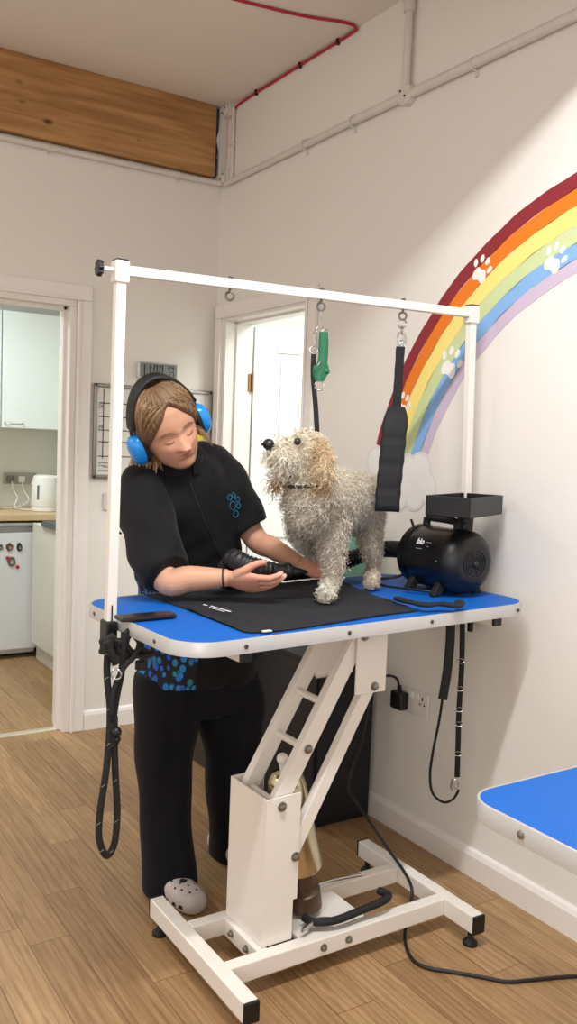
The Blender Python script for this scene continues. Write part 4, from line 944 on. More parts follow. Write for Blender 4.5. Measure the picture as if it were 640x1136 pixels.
MB().bar(g_+uz*.075, g_+uz*.165-nv*.003, .012, .006, tuple(nv)).build('water_gauge', mat('gauge_grey', (96, 104, 110), .3), kt, smooth=0)
sp_ = thing('wall_socket', 'grey row of kitchen wall sockets with two plugs behind the worktop', 'socket', (1.6, 5.94, 1.0))
a = ony(4, 524, 5.94); b_ = ony(37, 537, 5.94)
MB().box(a[0], 5.935, b_[2], b_[0]+.02, 5.949, a[2]).build('plate', mat('steel_plate', (176, 170, 164), .35, .3), sp_, smooth=0, bevel=.003)
for u, m_ in ((11, mat('grey_plug', (120, 116, 112), .4)), (23, white_plastic)):
    p = ony(u, 531, 5.93); MB().box(p[0]-.022, 5.90, p[2]-.025, p[0]+.022, 5.936, p[2]+.02).build('plug', m_, sp_, bevel=.006)
for j, u in enumerate((13, 24)):
    p = ony(u, 534, 5.90); q = ony(17+3*j, 556, 5.7)
    solo(MB().tube(spline([p, p+V(.01, -.02, -.06), V(p[0]+.005-.01*j, 5.78, .95), V(q[0], 5.72, .895), V(kc_[0]-.12-.05*j, 5.60, .891), V(kc_[0]-.075, 5.54, .892)] if j == 0 else [p, p+V(.012, -.02, -.06), V(p[0]+.02, 5.80, .93), V(q[0]-.02, 5.72, .893), V(1.35, 5.7, .892)], 8), .004, 8), 'appliance_cord', white_plastic, ['white kettle cord plugged into the left kitchen socket', 'white cord trailing left from the second kitchen socket plug'][j], 'cable', smooth=180)
pj = ony(0, 548, 5.6)
cn = thing('canister', 'cream canister at the left edge of the worktop beside the kettle cord', 'canister', (pj[0]-.05, 5.6, .886))
MB().lathe((pj[0]-.05, 5.6, .886), (0, 0, 1), [(0, .048), (.1, .048), (.104, .044)], 24).build('jar', cream, cn, smooth=40)
MB().lathe((pj[0]-.05, 5.6, .991), (0, 0, 1), [(0, .05), (.016, .05), (.02, .04)], 24).build('lid', wt, cn, smooth=40)
# ================================================================ light
def area(name, loc, size, sy, power, rgb, rot=(0, 0, 0)):
    l = bpy.data.lights.new(name, 'AREA'); l.shape = 'RECTANGLE'; l.size = size; l.size_y = sy; l.energy = power; l.color = rgb
    o = bpy.data.objects.new(name, l); C.objects.link(o); o.location = loc; o.rotation_euler = rot; return o
area('strip_light', (.75, 1.12, 2.76), 1.3, .06, 52, (.98, .99, 1.0))
area('strip_light_left', (-1.3, 3.1, 2.85), .3, 1.2, 26, (1.0, .95, .9))
area('kitchen_light', (.7, 4.75, 2.38), .9, .3, 30, (.93, 1.0, .98))
area('hall_light', (2.7, 2.8, 2.3), .5, .5, 26, (.94, 1.0, .99))
area('rear_area_light', (-1.6, -1.8, 1.7), 2.2, 1.8, 30, (1.0, .97, .94), (math.radians(80), 0, math.radians(-40)))  # broad unseen area light behind the camera, no window modelled there
w = bpy.data.worlds.new('world'); bpy.context.scene.world = w; w.use_nodes = True
bg = w.node_tree.nodes['Background']; bg.inputs['Color'].default_value = (1.0, .95, .915, 1); bg.inputs['Strength'].default_value = 1.12
vs_ = bpy.context.scene.view_settings; vs_.view_transform = 'Standard'; vs_.look = 'None'; vs_.gamma = 1; vs_.use_curve_mapping = False; vs_.exposure = 0
# ================================================================ figure helpers
def fuse(mb, voxel, it=6, fac=.5):
    o = mb.build('tmp', None, smooth=0)
    r = o.modifiers.new('r', 'REMESH'); r.mode = 'VOXEL'; r.voxel_size = voxel; r.adaptivity = 0
    if it: s = o.modifiers.new('s', 'SMOOTH'); s.factor = fac; s.iterations = it
    dg = bpy.context.evaluated_depsgraph_get(); dg.update()
    me = bpy.data.meshes.new_from_object(o.evaluated_get(dg))
    n = len(me.vertices); co = np.zeros(n*3); me.vertices.foreach_get('co', co)
    no = np.zeros(n*3); me.vertices.foreach_get('normal', no)
    fs = [tuple(p.vertices) for p in me.polygons]
    bpy.data.objects.remove(o)
    return co.reshape(-1, 3), no.reshape(-1, 3), fs
def raw(name, co, fs, m, parent, cols=None, smooth=True):
    me = bpy.data.meshes.new(name); me.from_pydata((co-ORG[parent.name] if parent is not None else co).tolist(), [], fs); me.update()
    if cols is not None:
        a = me.color_attributes.new('Col', 'FLOAT_COLOR', 'POINT'); a.data.foreach_set('color', np.c_[cols, np.ones(len(cols))].ravel())
    if smooth: me.polygons.foreach_set('use_smooth', [True]*len(me.polygons))
    for q in (m if isinstance(m, (list, tuple)) else [m]): me.materials.append(q)
    o = bpy.data.objects.new(name, me); C.objects.link(o)
    if parent is not None: o.parent = parent; ORG[o.name] = ORG[parent.name]
    else: ORG[o.name] = np.zeros(3)
    return o
def L3(c): return np.array(lin(c)[:3])
def g(d, s): return np.exp(-(d/s)**2/2)
def ell(c, a, b, seg=28, p=1.0):
    c, a, b = (np.asarray(q, float) for q in (c, a, b)); out = []
    for k in range(seg):
        t = 2*PI*k/seg; ct, st = math.cos(t), math.sin(t)
        out.append(c+a*np.sign(ct)*abs(ct)**p+b*np.sign(st)*abs(st)**p)
    return np.array(out)
def loft(mb, secs, n=5, seg=28, p=1.0):
    A = np.array([np.concatenate([np.asarray(c, float), np.asarray(a, float), np.asarray(b, float)]) for c, a, b in secs])
    S = spline(A, n)
    return mb.rings([ell(s[:3], s[3:6], s[6:9], seg, p) for s in S])
cr, cu, cn = R[:, 0], R[:, 1], R[:, 2]         # picture right, up, towards the viewer
def cv_(x, y, z): return cr*x+cu*y+cn*z
# ================================================================ the groomer
ps_ = thing('person', 'groomer in black tunic and trousers leaning over the table blowing the dog paw dry', 'person', (1.2, 2.36, 0))
HCn = ony(187, 475, 2.28)
Fw = unit(cv_(.52, -.34, .79)); Lf = unit(cv_(.80, .45, -.33)); Lf = unit(Lf-Fw*(Lf@Fw)); Up = np.cross(Fw, Lf); HS = 1.04
def hw_(x, y, z): return HCn+HS*(Fw*x+Lf*y+Up*z)
HZ = [-.114, -.108, -.095, -.075, -.055, -.03, -.005, .010, .035, .065, .090, .110, .118]
HF = [.030, .058, .072, .078, .083, .084, .083, .088, .087, .081, .067, .044, .018]
HB = [.010, .020, .035, .055, .070, .082, .090, .092, .093, .087, .072, .050, .020]
HW = [.015, .030, .043, .055, .063, .070, .073, .074, .075, .071, .061, .044, .018]
def head_surf(az, z, off=0.0):
    f, b, w = np.interp(z, HZ, HF), np.interp(z, HZ, HB), np.interp(z, HZ, HW)
    c, s = math.cos(az), math.sin(az); p = .9
    x = (f if c > 0 else b)*np.sign(c)*abs(c)**p-.010; y = w*np.sign(s)*abs(s)**p
    n = unit((x+.01, y*1.2, (z)*.9)); return V(x, y, z)+n*off
def face_disp(x, y, z):
    if x < 0: return 0.0
    d = 0
    t = np.clip((.004-z)/.038, 0, 1)
    hgt = .004+.023*t**1.2 if z > -.036 else .027*max(0, 1-(-.036-z)/.009)
    if z > .006: hgt = .003*g(z-.006, .01)
    d += hgt*g(y, .0075+.004*t)
    d += .008*g(z+.036, .006)*(g(abs(y)-.010, .006))
    for s in (-1, 1):
        d -= .013*g(y-s*.030, .014)*g(z+.000, .010); d += .0095*g(y-s*.031, .011)*g(z+.0045, .006)
        d += .004*g(y-s*.040, .016)*g(z+.034, .014)
        d += .002*g(y-s*.036, .012)*g(z-.015, .006)
    d += .0060*g(z+.0530, .0032)*g(y, .014)+.0070*g(z+.0625, .0042)*g(y, .013)-.0030*g(z+.0575, .0016)*g(y, .018)
    d -= .003*g(z+.073, .005)*g(y, .02); d += .006*g(z+.093, .012)*g(y, .016)
    return d
hm = MB(); rs = []
for z in np.r_[np.linspace(-.114, -.07, 14), np.linspace(-.068, .02, 56), np.linspace(.024, .118, 22)]:
    r_ = []
    for k in range(96):
        az = 2*PI*k/96; p = head_surf(az, z); p[0] += face_disp(*p)
        r_.append(hw_(*p))
    rs.append(np.array(r_))
hm.rings(rs)
# ears under the cups
for s in (-1, 1): hm.ball(hw_(-.008, s*.074, -.018), (.018, .010, .030), 14, 8, np.array([Fw, Lf, Up]))
body = MB()
body.add(np.vstack(hm.v), hm.f)
NB = ony(193, 528, 2.375)                       # neck base
body.tube(spline([hw_(-.030, 0, -.02), hw_(-.030, 0, -.075), hw_(-.045, -.003, -.13)*.5+NB*.5+V(0, 0, .03), NB, NB-V(0, 0, .06)], 4), [.050]*4+[.050]*4+[.050]*4+[.058]*4+[.07], 24)
SR = ony(155, 545, 2.37); SL = ony(238, 512, 2.40); ER = V(1.000, 2.17, .990); WR = ony(253, 641, 2.075); EL = ony(283, 597, 2.33); WL = ony(333, 626, 2.175)
def ck_(u, v, y): return ony(u, v, y)
T_ = []
for (u, v, y, a, b, tilt) in ((221, 745, 2.47, .130, .095, 0), (219, 700, 2.47, .145, .10, 0), (210, 640, 2.46, .120, .09, .02), (206, 590, 2.44, .130, .10, .08), (200, 550, 2.41, .140, .10, .25), (197, 525, 2.39, .12, .07, .38), (195, 512, 2.385, .06, .05, .38)):
    d = unit(V(1, 0, tilt)); T_.append((ck_(u, v, y), d*a, V(0, b, 0)))
loft(body, T_, 4)
def limb(mb, pts, rad, n=6, seg=20, **k):
    S = spline(np.c_[np.array(pts), np.array(rad)], n); return mb.tube(S[:, :3], S[:, 3], seg, **k)
limb(body, [NB, SR, SR*.5+ER*.5, ER, ER*.6+WR*.4, WR], [.05, .052, .043, .038, .036, .0235])
limb(body, [NB, SL, SL*.5+EL*.5, EL, EL*.6+WL*.4, WL], [.05, .050, .042, .037, .034, .0235])
# legs
legR = [(185, 770, 2.46), (183, 870, 2.43), (187, 975, 2.36)]; legL = [(256, 770, 2.46), (259, 870, 2.46), (256, 955, 2.47)]
AR = V(1.098, 2.315, .06); AL = V(1.385, 2.47, .06)
KR = V(1.15, 2.44, .42); KL = V(1.395, 2.47, .42)
limb(body, [V(1.175, 2.47, .66), KR, V(1.13, 2.395, .25), V(1.11, 2.345, .11), AR], [.08, .052, .040, .032, .030]); limb(body, [V(1.345, 2.47, .66), KL, V(1.39, 2.47, .25), V(1.385, 2.47, .11), AL], [.08, .052, .040, .032, .030])
for A_, dd in ((AR, V(.30, -.95, 0)), (AL, V(.15, -.98, 0))):
    limb(body, [A_-dd*.03, A_+dd*.05-V(0, 0, .015), A_+dd*.105-V(0, 0, .028)], [.032, .026, .018])
nails = []
def hand(mb, wr, f, p, side, curls, thumb, s=1.0, spread=.05):
    f = unit(f); p = unit(p-f*(p@f)); rd = (np.cross(f, p) if side == 'R' else np.cross(p, f))
    secs = []
    for t, w, h, q in ((-.012, .021, .019, 0), (.0, .0225, .0185, 0), (.02, .030, .0175, .001), (.045, .037, .017, .002), (.070, .039, .015, .001), (.088, .036, .012, .0)):
        secs.append((wr+f*t*s-p*q*s, rd*w*s, p*h*s))
    loft(mb, secs, 4, 24, .85)
    base = [(.028, .084), (.0095, .089), (-.0095, .086), (-.027, .079)]
    lens = [.070, .078, .072, .056]; rad = [.0090, .0092, .0088, .0078]
    for i in range(4):
        o, q = base[i]; b = wr+(f*q+rd*o)*s; d = unit(f+rd*(1.5-i)*spread)
        pts = [b-d*.022*s, b]; rr = [rad[i]*.95, rad[i]*1.05]; cur = b.copy(); ang = 0
        for j, fr_ in enumerate((.45, .31, .24)):
            ang += curls[i][j]; dd = d*math.cos(ang)+p*math.sin(ang)
            cur = cur+dd*lens[i]*fr_*s
            pts.append(cur.copy()); rr.append(rad[i]*(1.0, .92, .72)[j])
        nails.append((cur-dd*.004+np.cross(np.cross(dd, p), dd)*0-(p*math.cos(ang)-d*math.sin(ang))*rad[i]*.6, .0055))
        S = []
        for a in range(len(pts)-1):
            for k in range(5): S.append(np.r_[pts[a]+(pts[a+1]-pts[a])*k/5, rr[a]+(rr[a+1]-rr[a])*k/5])
        S.append(np.r_[pts[-1], rr[-1]]); S = np.array(S)
        mb.tube(S[:, :3], S[:, 3]*s, 14); mb.ball(pts[-1], rr[-1]*s*1.0, 12, 8)
    tb_ = wr+(f*.022+rd*.020)*s; pts = [tb_, tb_+(f*.022+rd*.018+p*.006)*s]
    cur = pts[-1]; rr = [.015, .0125]
    for (a, b, c), l in zip(thumb, (.034, .028)):
        dd = unit(f*a+rd*b+p*c); cur = cur+dd*l*s; pts.append(cur.copy()); rr.append(.0100 if l > .03 else .0080)
    S = spline(np.c_[np.array(pts), np.array(rr)], 5); mb.tube(S[:, :3], S[:, 3]*s, 14); mb.ball(pts[-1], rr[-1]*s, 12, 8)
# right hand round the hose neck, palm up and away from the viewer
fR = unit(cv_(.95, -.18, .10)); pR = unit(cv_(0, .75, -.65))
hand(body, WR, fR, pR, 'R', [(.10, .45, .35), (.16, .50, .40), (.25, .55, .45), (.35, .6, .5)], [(.75, .45, .5), (.8, -.1, .55)], .98)
fL = unit(cv_(.90, -.12, .30)); pL = unit(cv_(-.05, .55, .80))
hand(body, WL, fL, pL, 'L', [(.45, .5, .4), (.50, .55, .4), (.55, .6, .4), (.6, .6, .5)], [(.6, .5, .5), (.85, .1, .5)], .98)
co, no, fs = fuse(body, .0026, 3)
skin = L3((204, 154, 126)); cols = np.tile(skin, (len(co), 1))
rel = (co-HCn)/HS; hx, hy, hz = rel@Fw, rel@Lf, rel@Up
ishead = (np.abs(hz) < .13) & (np.abs(hx) < .13) & (np.abs(hy) < .09)
def blend(mask, c):
    global cols
    m = np.clip(mask, 0, 1)[:, None]; cols = cols*(1-m)+L3(c)*m
fr_ = (hx > .04)*ishead
blend(fr_*.85*g(hy, .0105)*np.clip(1.3*g(hz+.0578, .0048), 0, 1), (160, 70, 72))
for s in (-1, 1):
    blend(fr_*.18*g(hy-s*.040, .015)*g(hz+.030, .014), (210, 128, 110))
    blend(fr_*.22*g(hy-s*.031, .011)*g(hz+.006, .005), (176, 112, 96))
blend(fr_*.3*g(hy, .012)*g(hz+.034, .010), (214, 130, 112))
hand_m = (np.linalg.norm(co-(WR+fR*.11), axis=1) < .08)|(np.linalg.norm(co-(WL+fL*.10), axis=1) < .08)
blend(hand_m*.30, (224, 140, 124))
for p_, r in nails: blend(g(np.linalg.norm(co-p_, axis=1), r)*.8, (244, 214, 204))
bodyo = raw('body', co, fs, vcol_mat('skin', .5, .12, .35), ps_, cols)
# brows, lashes
brow = mat('brow_brown', (120, 84, 60), .8)
for s in (-1, 1):
    for nm, pts, r in (('eyebrow', [(.016, .0135), (.026, .0195), (.037, .0195), (.048, .0115)], .0015), ('eyelashes', [(.019, -.009), (.026, -.0125), (.035, -.0125), (.043, -.008)], .0011)):
        q = []
        for y, z in pts:
            az = math.asin(min(.98, (y/np.interp(z, HZ, HW))**(1/.9))) ; P_ = head_surf(az, z); P_[0] += face_disp(*P_)+.0008; P_[1] = y*s; q.append(hw_(*P_))
        MB().tube(spline(q, 5), r, 6, flat=.8).build(nm, brow if nm == 'eyebrow' else mat('lash_dark', (64, 44, 36), .8), bodyo)
# hair cap
def hairline(az):
    a = abs((az+PI) % (2*PI)-PI); return np.interp(a, [0, .2, .45, .7, .9, 1.15, 1.4, 1.7, 2.2, PI], [.084, .072, .050, .031, .014, -.006, -.025, -.055, -.085, -.09])
hair_cols = [L3((96, 72, 50)), L3((134, 104, 72)), L3((170, 136, 96))]
vs = []; fs2 = []; cc = []; NA, NZ = 120, 40
for k in range(NA):
    az = 2*PI*k/NA; zl = hairline(az)
    for j in range(NZ):
        t = j/(NZ-1); z = zl+(.1179-zl)*t; e = min(1, t*7)
        off = .012*e**.6+.0022*math.sin(az*37+z*60)*e+.0012*math.sin(az*91)*e
        ptg = abs(head_surf(az, z)[1]+.010) if math.cos(az) > -.2 else 1
        off -= .006*g(ptg, .003)*(z > .05)
        vs.append(hw_(*head_surf(az, z, off))); m = .5+.5*math.sin(az*53+math.sin(z*90)); cc.append(hair_cols[0]*(1-m)+hair_cols[1]*m)
for k in range(NA):
    l = (k+1) % NA
    for j in range(NZ-1): fs2.append((k*NZ+j, l*NZ+j, l*NZ+j+1, k*NZ+j+1))
fs2.append(tuple(k*NZ+NZ-1 for k in range(NA)))
n0_ = len(vs)
for k in range(NA):
    az = 2*PI*k/NA; vs.append(hw_(*head_surf(az, hairline(az), -.004))); cc.append(hair_cols[0])
for k in range(NA): l = (k+1) % NA; fs2.append((k*NZ, n0_+k, n0_+l, l*NZ))
hairm = vcol_mat('hair_blonde', .55, 0, .4)
raw('hair_cap', np.array(vs), fs2, hairm, ps_, np.array(cc))
# combed strands from the parting to each side, and the loose tail by the right cup
sm = MB(); sc = []
def strand(mb, pts, r, c, seg=4):
    n = len(pts); rr = [r*(1-.6*(i/(n-1))) for i in range(n)]; mb.tube(pts, rr, seg); sc.extend([c]*(n*seg))
rnd = random.Random(5)
for k in range(420):
    s = rnd.choice((-1, 1)); x0 = rnd.uniform(-.9, 1.0)
    # start on the crown parting, run outwards and back
    a0 = math.acos(np.clip(x0, -1, 1))*s; a1 = s*(1.15+rnd.uniform(0, 1.2)+(.4 if x0 < 0 else 0)); z1 = hairline(a1)+rnd.uniform(.0, .04)
    z0 = np.interp(abs(x0), [0, .5, 1], [.118, .110, .088])+rnd.uniform(-.012, .006)
    pts = []; off = .0125+rnd.uniform(0, .0025)
    for t in np.linspace(0, 1, 9):
        az = a0+(a1-a0)*t**.9; z = z0+(z1-z0)*t**1.3; z = max(z, hairline(az)+.002); pts.append(hw_(*head_surf(az, min(z, .117), off)))
    c = hair_cols[0]+(hair_cols[2]-hair_cols[0])*rnd.random(); strand(sm, pts, .0016, c)
base = hw_(-.07, -.055, -.06)
for k in range(150):
    b = base+cv_(rnd.uniform(-.03, .025), rnd.uniform(-.01, .04), rnd.uniform(-.02, .02)); l = rnd.uniform(.07, .115); ph = rnd.uniform(0, 6); dx_ = rnd.uniform(-.35, .35)
    pts = [b+cv_(dx_*l*t+.008*math.sin(ph+t*5), -l*t, .012*math.sin(t*3+ph)*.6+.02*t) for t in np.linspace(0, 1, 9)]
    c = hair_cols[1]+(L3((214, 178, 124))-hair_cols[1])*rnd.random(); strand(sm, pts, .0022, c)
for k in range(26):   # wisps by the left cheek
    b = hw_(.02, .066, -.035+rnd.uniform(-.01, .02)); l = rnd.uniform(.03, .055)
    strand(sm, [b+cv_(.9*l*t+.004*math.sin(k), -.55*l*t*t-.2*l*t+rnd.uniform(-.001, .001), .01*t) for t in np.linspace(0, 1, 6)], .0010, hair_cols[2])
ho_ = raw('hair_strands', np.vstack(sm.v), sm.f, hairm, ps_, np.array(sc)); ho_['kind'] = 'stuff'
# tunic
black_cloth = mat('black_tunic_cloth', (11, 11, 14), .8, bump=.25, bscale=500, sheen=.06, spec=.25)
tn = MB(); T_ = []
for (u, v, y, a, b, tilt) in ((222, 752, 2.465, .200, .150, 0), (221, 735, 2.465, .197, .148, 0), (219, 690, 2.465, .192, .142, 0), (213, 645, 2.455, .176, .130, .0), (208, 600, 2.44, .172, .132, .06), (203, 565, 2.415, .175, .135, .16), (199, 540, 2.40, .168, .115, .30), (197, 520, 2.385, .132, .086, .40), (196, 506, 2.375, .085, .066, .40), (197, 497, 2.37, .060, .060, .35)):
    d = unit(V(1, 0, tilt)); T_.append((ck_(u, v, y), d*a, V(0, b, 0)))
loft(tn, T_, 5, 40, .92)
limb(tn, [ck_(190, 522, 2.38), SR+V(.01, 0, 0), SR*.5+ER*.5+V(-.004, .0, .0), ER*.85+SR*.15+V(.0,-.002,.0), ER*.95+WR*.05+V(.0, .0, .012)], [.055, .078, .078, .072, .064], 6, 28)
eL2 = EL*.86+SL*.14
limb(tn, [ck_(200, 512, 2.385), SL-V(.012, 0, .008), SL*.5+EL*.5, eL2], [.05, .068, .070, .066], 6, 28)
co, no, fs = fuse(tn, .005, 6)
def folds(co, no, amp):
    x, y, z = co.T
    w = np.sin(z*34+x*21+3*np.sin(x*9+y*7))*.5+np.sin(z*61-x*47+2*np.sin(z*13))*.3+np.sin(x*60+z*15+2*np.sin(z*22+y*9))*.3
    return co+no*(w*amp)[:, None]
co = folds(co, no, .0068)
# printed paw fabric on the right side panel and front hem
paw_m = bpy.data.materials.new('blue_paw_print_fabric'); paw_m.use_nodes = True
nt = paw_m.node_tree; b = nt.nodes['Principled BSDF']; b.inputs['Roughness'].default_value = .8
tc = nt.nodes.new('ShaderNodeTexCoord'); vo = nt.nodes.new('ShaderNodeTexVoronoi'); vo.inputs['Scale'].default_value = 50; vo.feature = 'F1'
rp = nt.nodes.new('ShaderNodeValToRGB'); e = rp.color_ramp.elements; e[0].position = .42; e[0].color = lin((40, 132, 214)); e[1].position = .50; e[1].color = lin((10, 14, 34))
mp = nt.nodes.new('ShaderNodeMapping'); mp.inputs['Scale'].default_value = (1, 1, .72)
nt.links.new(tc.outputs['Object'], mp.inputs['Vector']); nt.links.new(mp.outputs['Vector'], vo.inputs['Vector'])
nt.links.new(vo.outputs['Distance'], rp.inputs['Fac'])
mxx = nt.nodes.new('ShaderNodeMix'); mxx.data_type = 'RGBA'; mxx.blend_type = 'MULTIPLY'; mxx.inputs[0].default_value = .7
nt.links.new(rp.outputs['Color'], mxx.inputs[6]); nt.links.new(vo.outputs['Color'], mxx.inputs[7]); nt.links.new(mxx.outputs[2], b.inputs['Base Color'])
tun = raw('tunic', co, fs, [black_cloth, paw_m], ps_)
ctr = np.array([co[list(f)].mean(0) for f in fs]); 
def hemx(z): return 1.0
sel = ((ctr[:, 2] < .735) & (ctr[:, 0] < 1.185)) | ((ctr[:, 2] < .985) & (ctr[:, 0] < 1.095) & (ctr[:, 1] > 2.28) & (ctr[:, 1] < 2.52))
tun.data.polygons.foreach_set('material_index', sel.astype(int).tolist())
# collar and placket
nb = ck_(200, 522, 2.36)
cp_ = MB(); zc_ = ck_(199, 515, 2.365)
ringp = [zc_+V(.062*math.cos(t), -.008+.066*math.sin(t), .012*math.cos(t)+.006*math.sin(t)) for t in np.linspace(-PI/2+.12, 1.5*PI-.12, 30)]
vv = []; 
for p_ in ringp:
    for dz, k in ((-.022, 1.06), (.022, .98)):
        c_ = zc_+(p_-zc_)*k; 
        for th in (0, .004): vv.append(c_+unit(p_-zc_)*th+V(0, 0, dz))
ff = []
for i in range(len(ringp)-1):
    a = 4*i; b_ = a+4; ff += [(a, b_, b_+2, a+2), (a+1, a+3, b_+3, b_+1), (a+2, b_+2, b_+3, a+3), (a, a+1, b_+1, b_)]
ff += [(0, 2, 3, 1), (b_, b_+1, b_+3, b_+2)]
cp_.add(vv, ff).build('collar', black_cloth, tun, smooth=40)
from mathutils.bvhtree import BVHTree
bvh_t = BVHTree.FromPolygons(co.tolist(), fs)
def on_surface(bvh, u, v, off=.0012):
    r = R@_d(u, v); r = unit(r); h = bvh.ray_cast(Vector((0, 0, HC)), Vector(tuple(r)))
    return (np.array(h[0])+np.array(h[1])*off) if h[0] is not None else None
def surf_line(bvh, px, off=.0012):
    return [p for p in (on_surface(bvh, u, v, off) for u, v in px) if p is not None]
seam = mat('seam_black', (34, 34, 38), .7)
ln = surf_line(bvh_t, [(209+.33*(v-530)+.0009*(v-530)**2, v) for v in np.linspace(534, 640, 26)])
MB().tube(ln, .0016, 6).build('placket_seam', seam, tun)
# embroidered paw outline on the chest
blu = mat('blue_thread', (44, 132, 172), .6)
for k, (cx_, cy_, a_, b_) in enumerate([(258, 561, 3.6, 4.6), (254.5, 552, 2.2, 3.2), (259, 549.5, 2.0, 3.0), (263.5, 554, 2.0, 3.0), (264.5, 561, 2.0, 2.8), (261.5, 570, 2.8, 3.6)]):
    pts = surf_line(bvh_t, [(cx_+a_*math.cos(t), cy_+b_*math.sin(t)) for t in np.linspace(0, 2*PI, 18)])
    if len(pts) > 6: MB().tube(pts, .0009, 5).build('embroidery', blu, tun)
# black strap loop on the back of the tunic
lp_ = [ony(u, v, 2.46) for u, v in ((134, 530), (127, 542), (124, 560), (124, 575), (127, 586), (134, 592))]
MB().tube(spline(lp_, 6), .0055, 10, flat=.6).build('tie_strap', black_cloth, tun)
# trousers
tr_ = MB()
def legrings(rows): return [(ck_(u, v, y), V(a, 0, 0), V(0, b, 0)) for u, v, y, a, b in rows]
loft(tr_, legrings([(221, 690, 2.47, .165, .12), (221, 740, 2.47, .185, .132), (221, 765, 2.47, .190, .135), (221, 785, 2.468, .180, .125)]), 4, 32)
loft(tr_, legrings([(192, 745, 2.47, .115, .118), (186, 785, 2.465, .108, .112), (184, 820, 2.45, .096, .105), (183, 870, 2.43, .080, .098), (186, 925, 2.39, .076, .098), (187, 970, 2.345, .080, .105), (188, 988, 2.335, .080, .105)]), 5, 32)
loft(tr_, legrings([(246, 738, 2.47, .115, .115), (255, 775, 2.465, .114, .115), (257, 815, 2.46, .105, .105), (260, 870, 2.46, .092, .092), (261, 925, 2.46, .084, .090), (262, 955, 2.47, .086, .10), (262, 964, 2.47, .086, .10)]), 5, 32)
co, no, fs = fuse(tr_, .006, 5)
zf = np.clip((co[:, 2]-.05)/.6, 0, 1)
co = co+no*(.0035*np.sin(co[:, 0]*70+co[:, 2]*6+2*np.sin(co[:, 2]*9))+.003*np.sin(co[:, 2]*30+co[:, 0]*20))[:, None]
raw('trousers', co, fs, mat('navy_black_trousers', (9, 10, 19), .8, bump=.2, bscale=400, sheen=.05, spec=.2), ps_)
# clogs
clog_m = mat('grey_speckle_clog', (196, 188, 186), .6, bump=.25, bscale=160, var=.10, vscale=220)
hole_m = mat('clog_hole', (26, 24, 26), .8)
def clog(A_, dd, s):
    dd = unit(dd); sd = V(-dd[1], dd[0], 0)
    secs = []
    for t, w, h, zc in ((-.075, .012, .018, .034), (-.065, .028, .028, .034), (-.02, .036, .034, .038), (.03, .042, .040, .041), (.08, .047, .037, .038), (.115, .045, .030, .031), (.140, .034, .022, .026), (.150, .012, .012, .022)):
        secs.append((A_+dd*t*s+V(0, 0, zc-A_[2]), sd*w, V(0, 0, h)))
    m_ = MB(); loft(m_, secs, 5, 32, .8); v = np.vstack(m_.v); v[:, 2] = np.maximum(v[:, 2], .002)
    q = MB().add(v, m_.f); c_ = q.build('clog', clog_m, ps_, smooth=180)
    bv = BVHTree.FromPolygons(v.tolist(), m_.f); top_n = 0
    hl = MB()
    for t, o in [(.05, -.024), (.05, .0), (.05, .024), (.075, -.014), (.075, .014), (.095, -.026), (.095, .0), (.095, .026), (.115, -.012), (.115, .014), (.075, -.034), (.04, .036)]:
        p_ = A_+dd*t*s+sd*o; h = bv.ray_cast(Vector((p_[0], p_[1], .3)), Vector((0, 0, -1)))
        if h[0] is not None: hl.lathe(np.array(h[0])-np.array(h[1])*.001, np.array(h[1]), [(0, .0036), (.0014, .0036)], 10); 
    hl.build('vent_holes', hole_m, c_, smooth=0)['kind'] = 'stuff'
    sh = MB()
    for t in (.055, .085, .112):
        for s_ in (-1, 1):
            p_ = A_+dd*t*s+sd*.1*s_; p_[2] = .028; h = bv.ray_cast(Vector(tuple(p_)), Vector(tuple(-sd*s_)))
            if h[0] is not None:
                c3_ = np.array(h[0]); n3 = np.array(h[1]); e1 = unit(np.cross((0, 0, 1), n3)); e2 = np.cross(n3, e1)
                sh.prism([c3_+e1*a-n3*.001+e2*b_ for a, b_ in ((-.008, -.005), (.008, -.005), (.0065, .003), (.003, .006), (-.003, .006), (-.0065, .003))], n3*.002)
    sh.build('side_holes', hole_m, c_, smooth=0)['kind'] = 'stuff'
    ch = A_+dd*.072*s; h = bv.ray_cast(Vector((ch[0], ch[1], .3)), Vector((0, 0, -1)))
    if h[0] is not None:
        h0 = np.array(h[0]); MB().ball(h0, (.011, .011, .004), 14, 8).build('charm', hole_m, c_)
clog(AR, V(.30, -.95, 0), 1.0); clog(AL, V(.15, -.98, 0), 1.0)
# bracelet
wd = unit(WR-ER); c_ = WR-wd*.012; e1 = unit(np.cross(wd, uz)); e2 = np.cross(e1, wd)
MB().tube([c_+.0275*(math.cos(t)*e1+math.sin(t)*e2) for t in np.linspace(0, 2*PI, 26, endpoint=False)], .0022, 8, closed=True).build('bracelet', mat('bracelet_black', (28, 26, 28), .5), ps_)
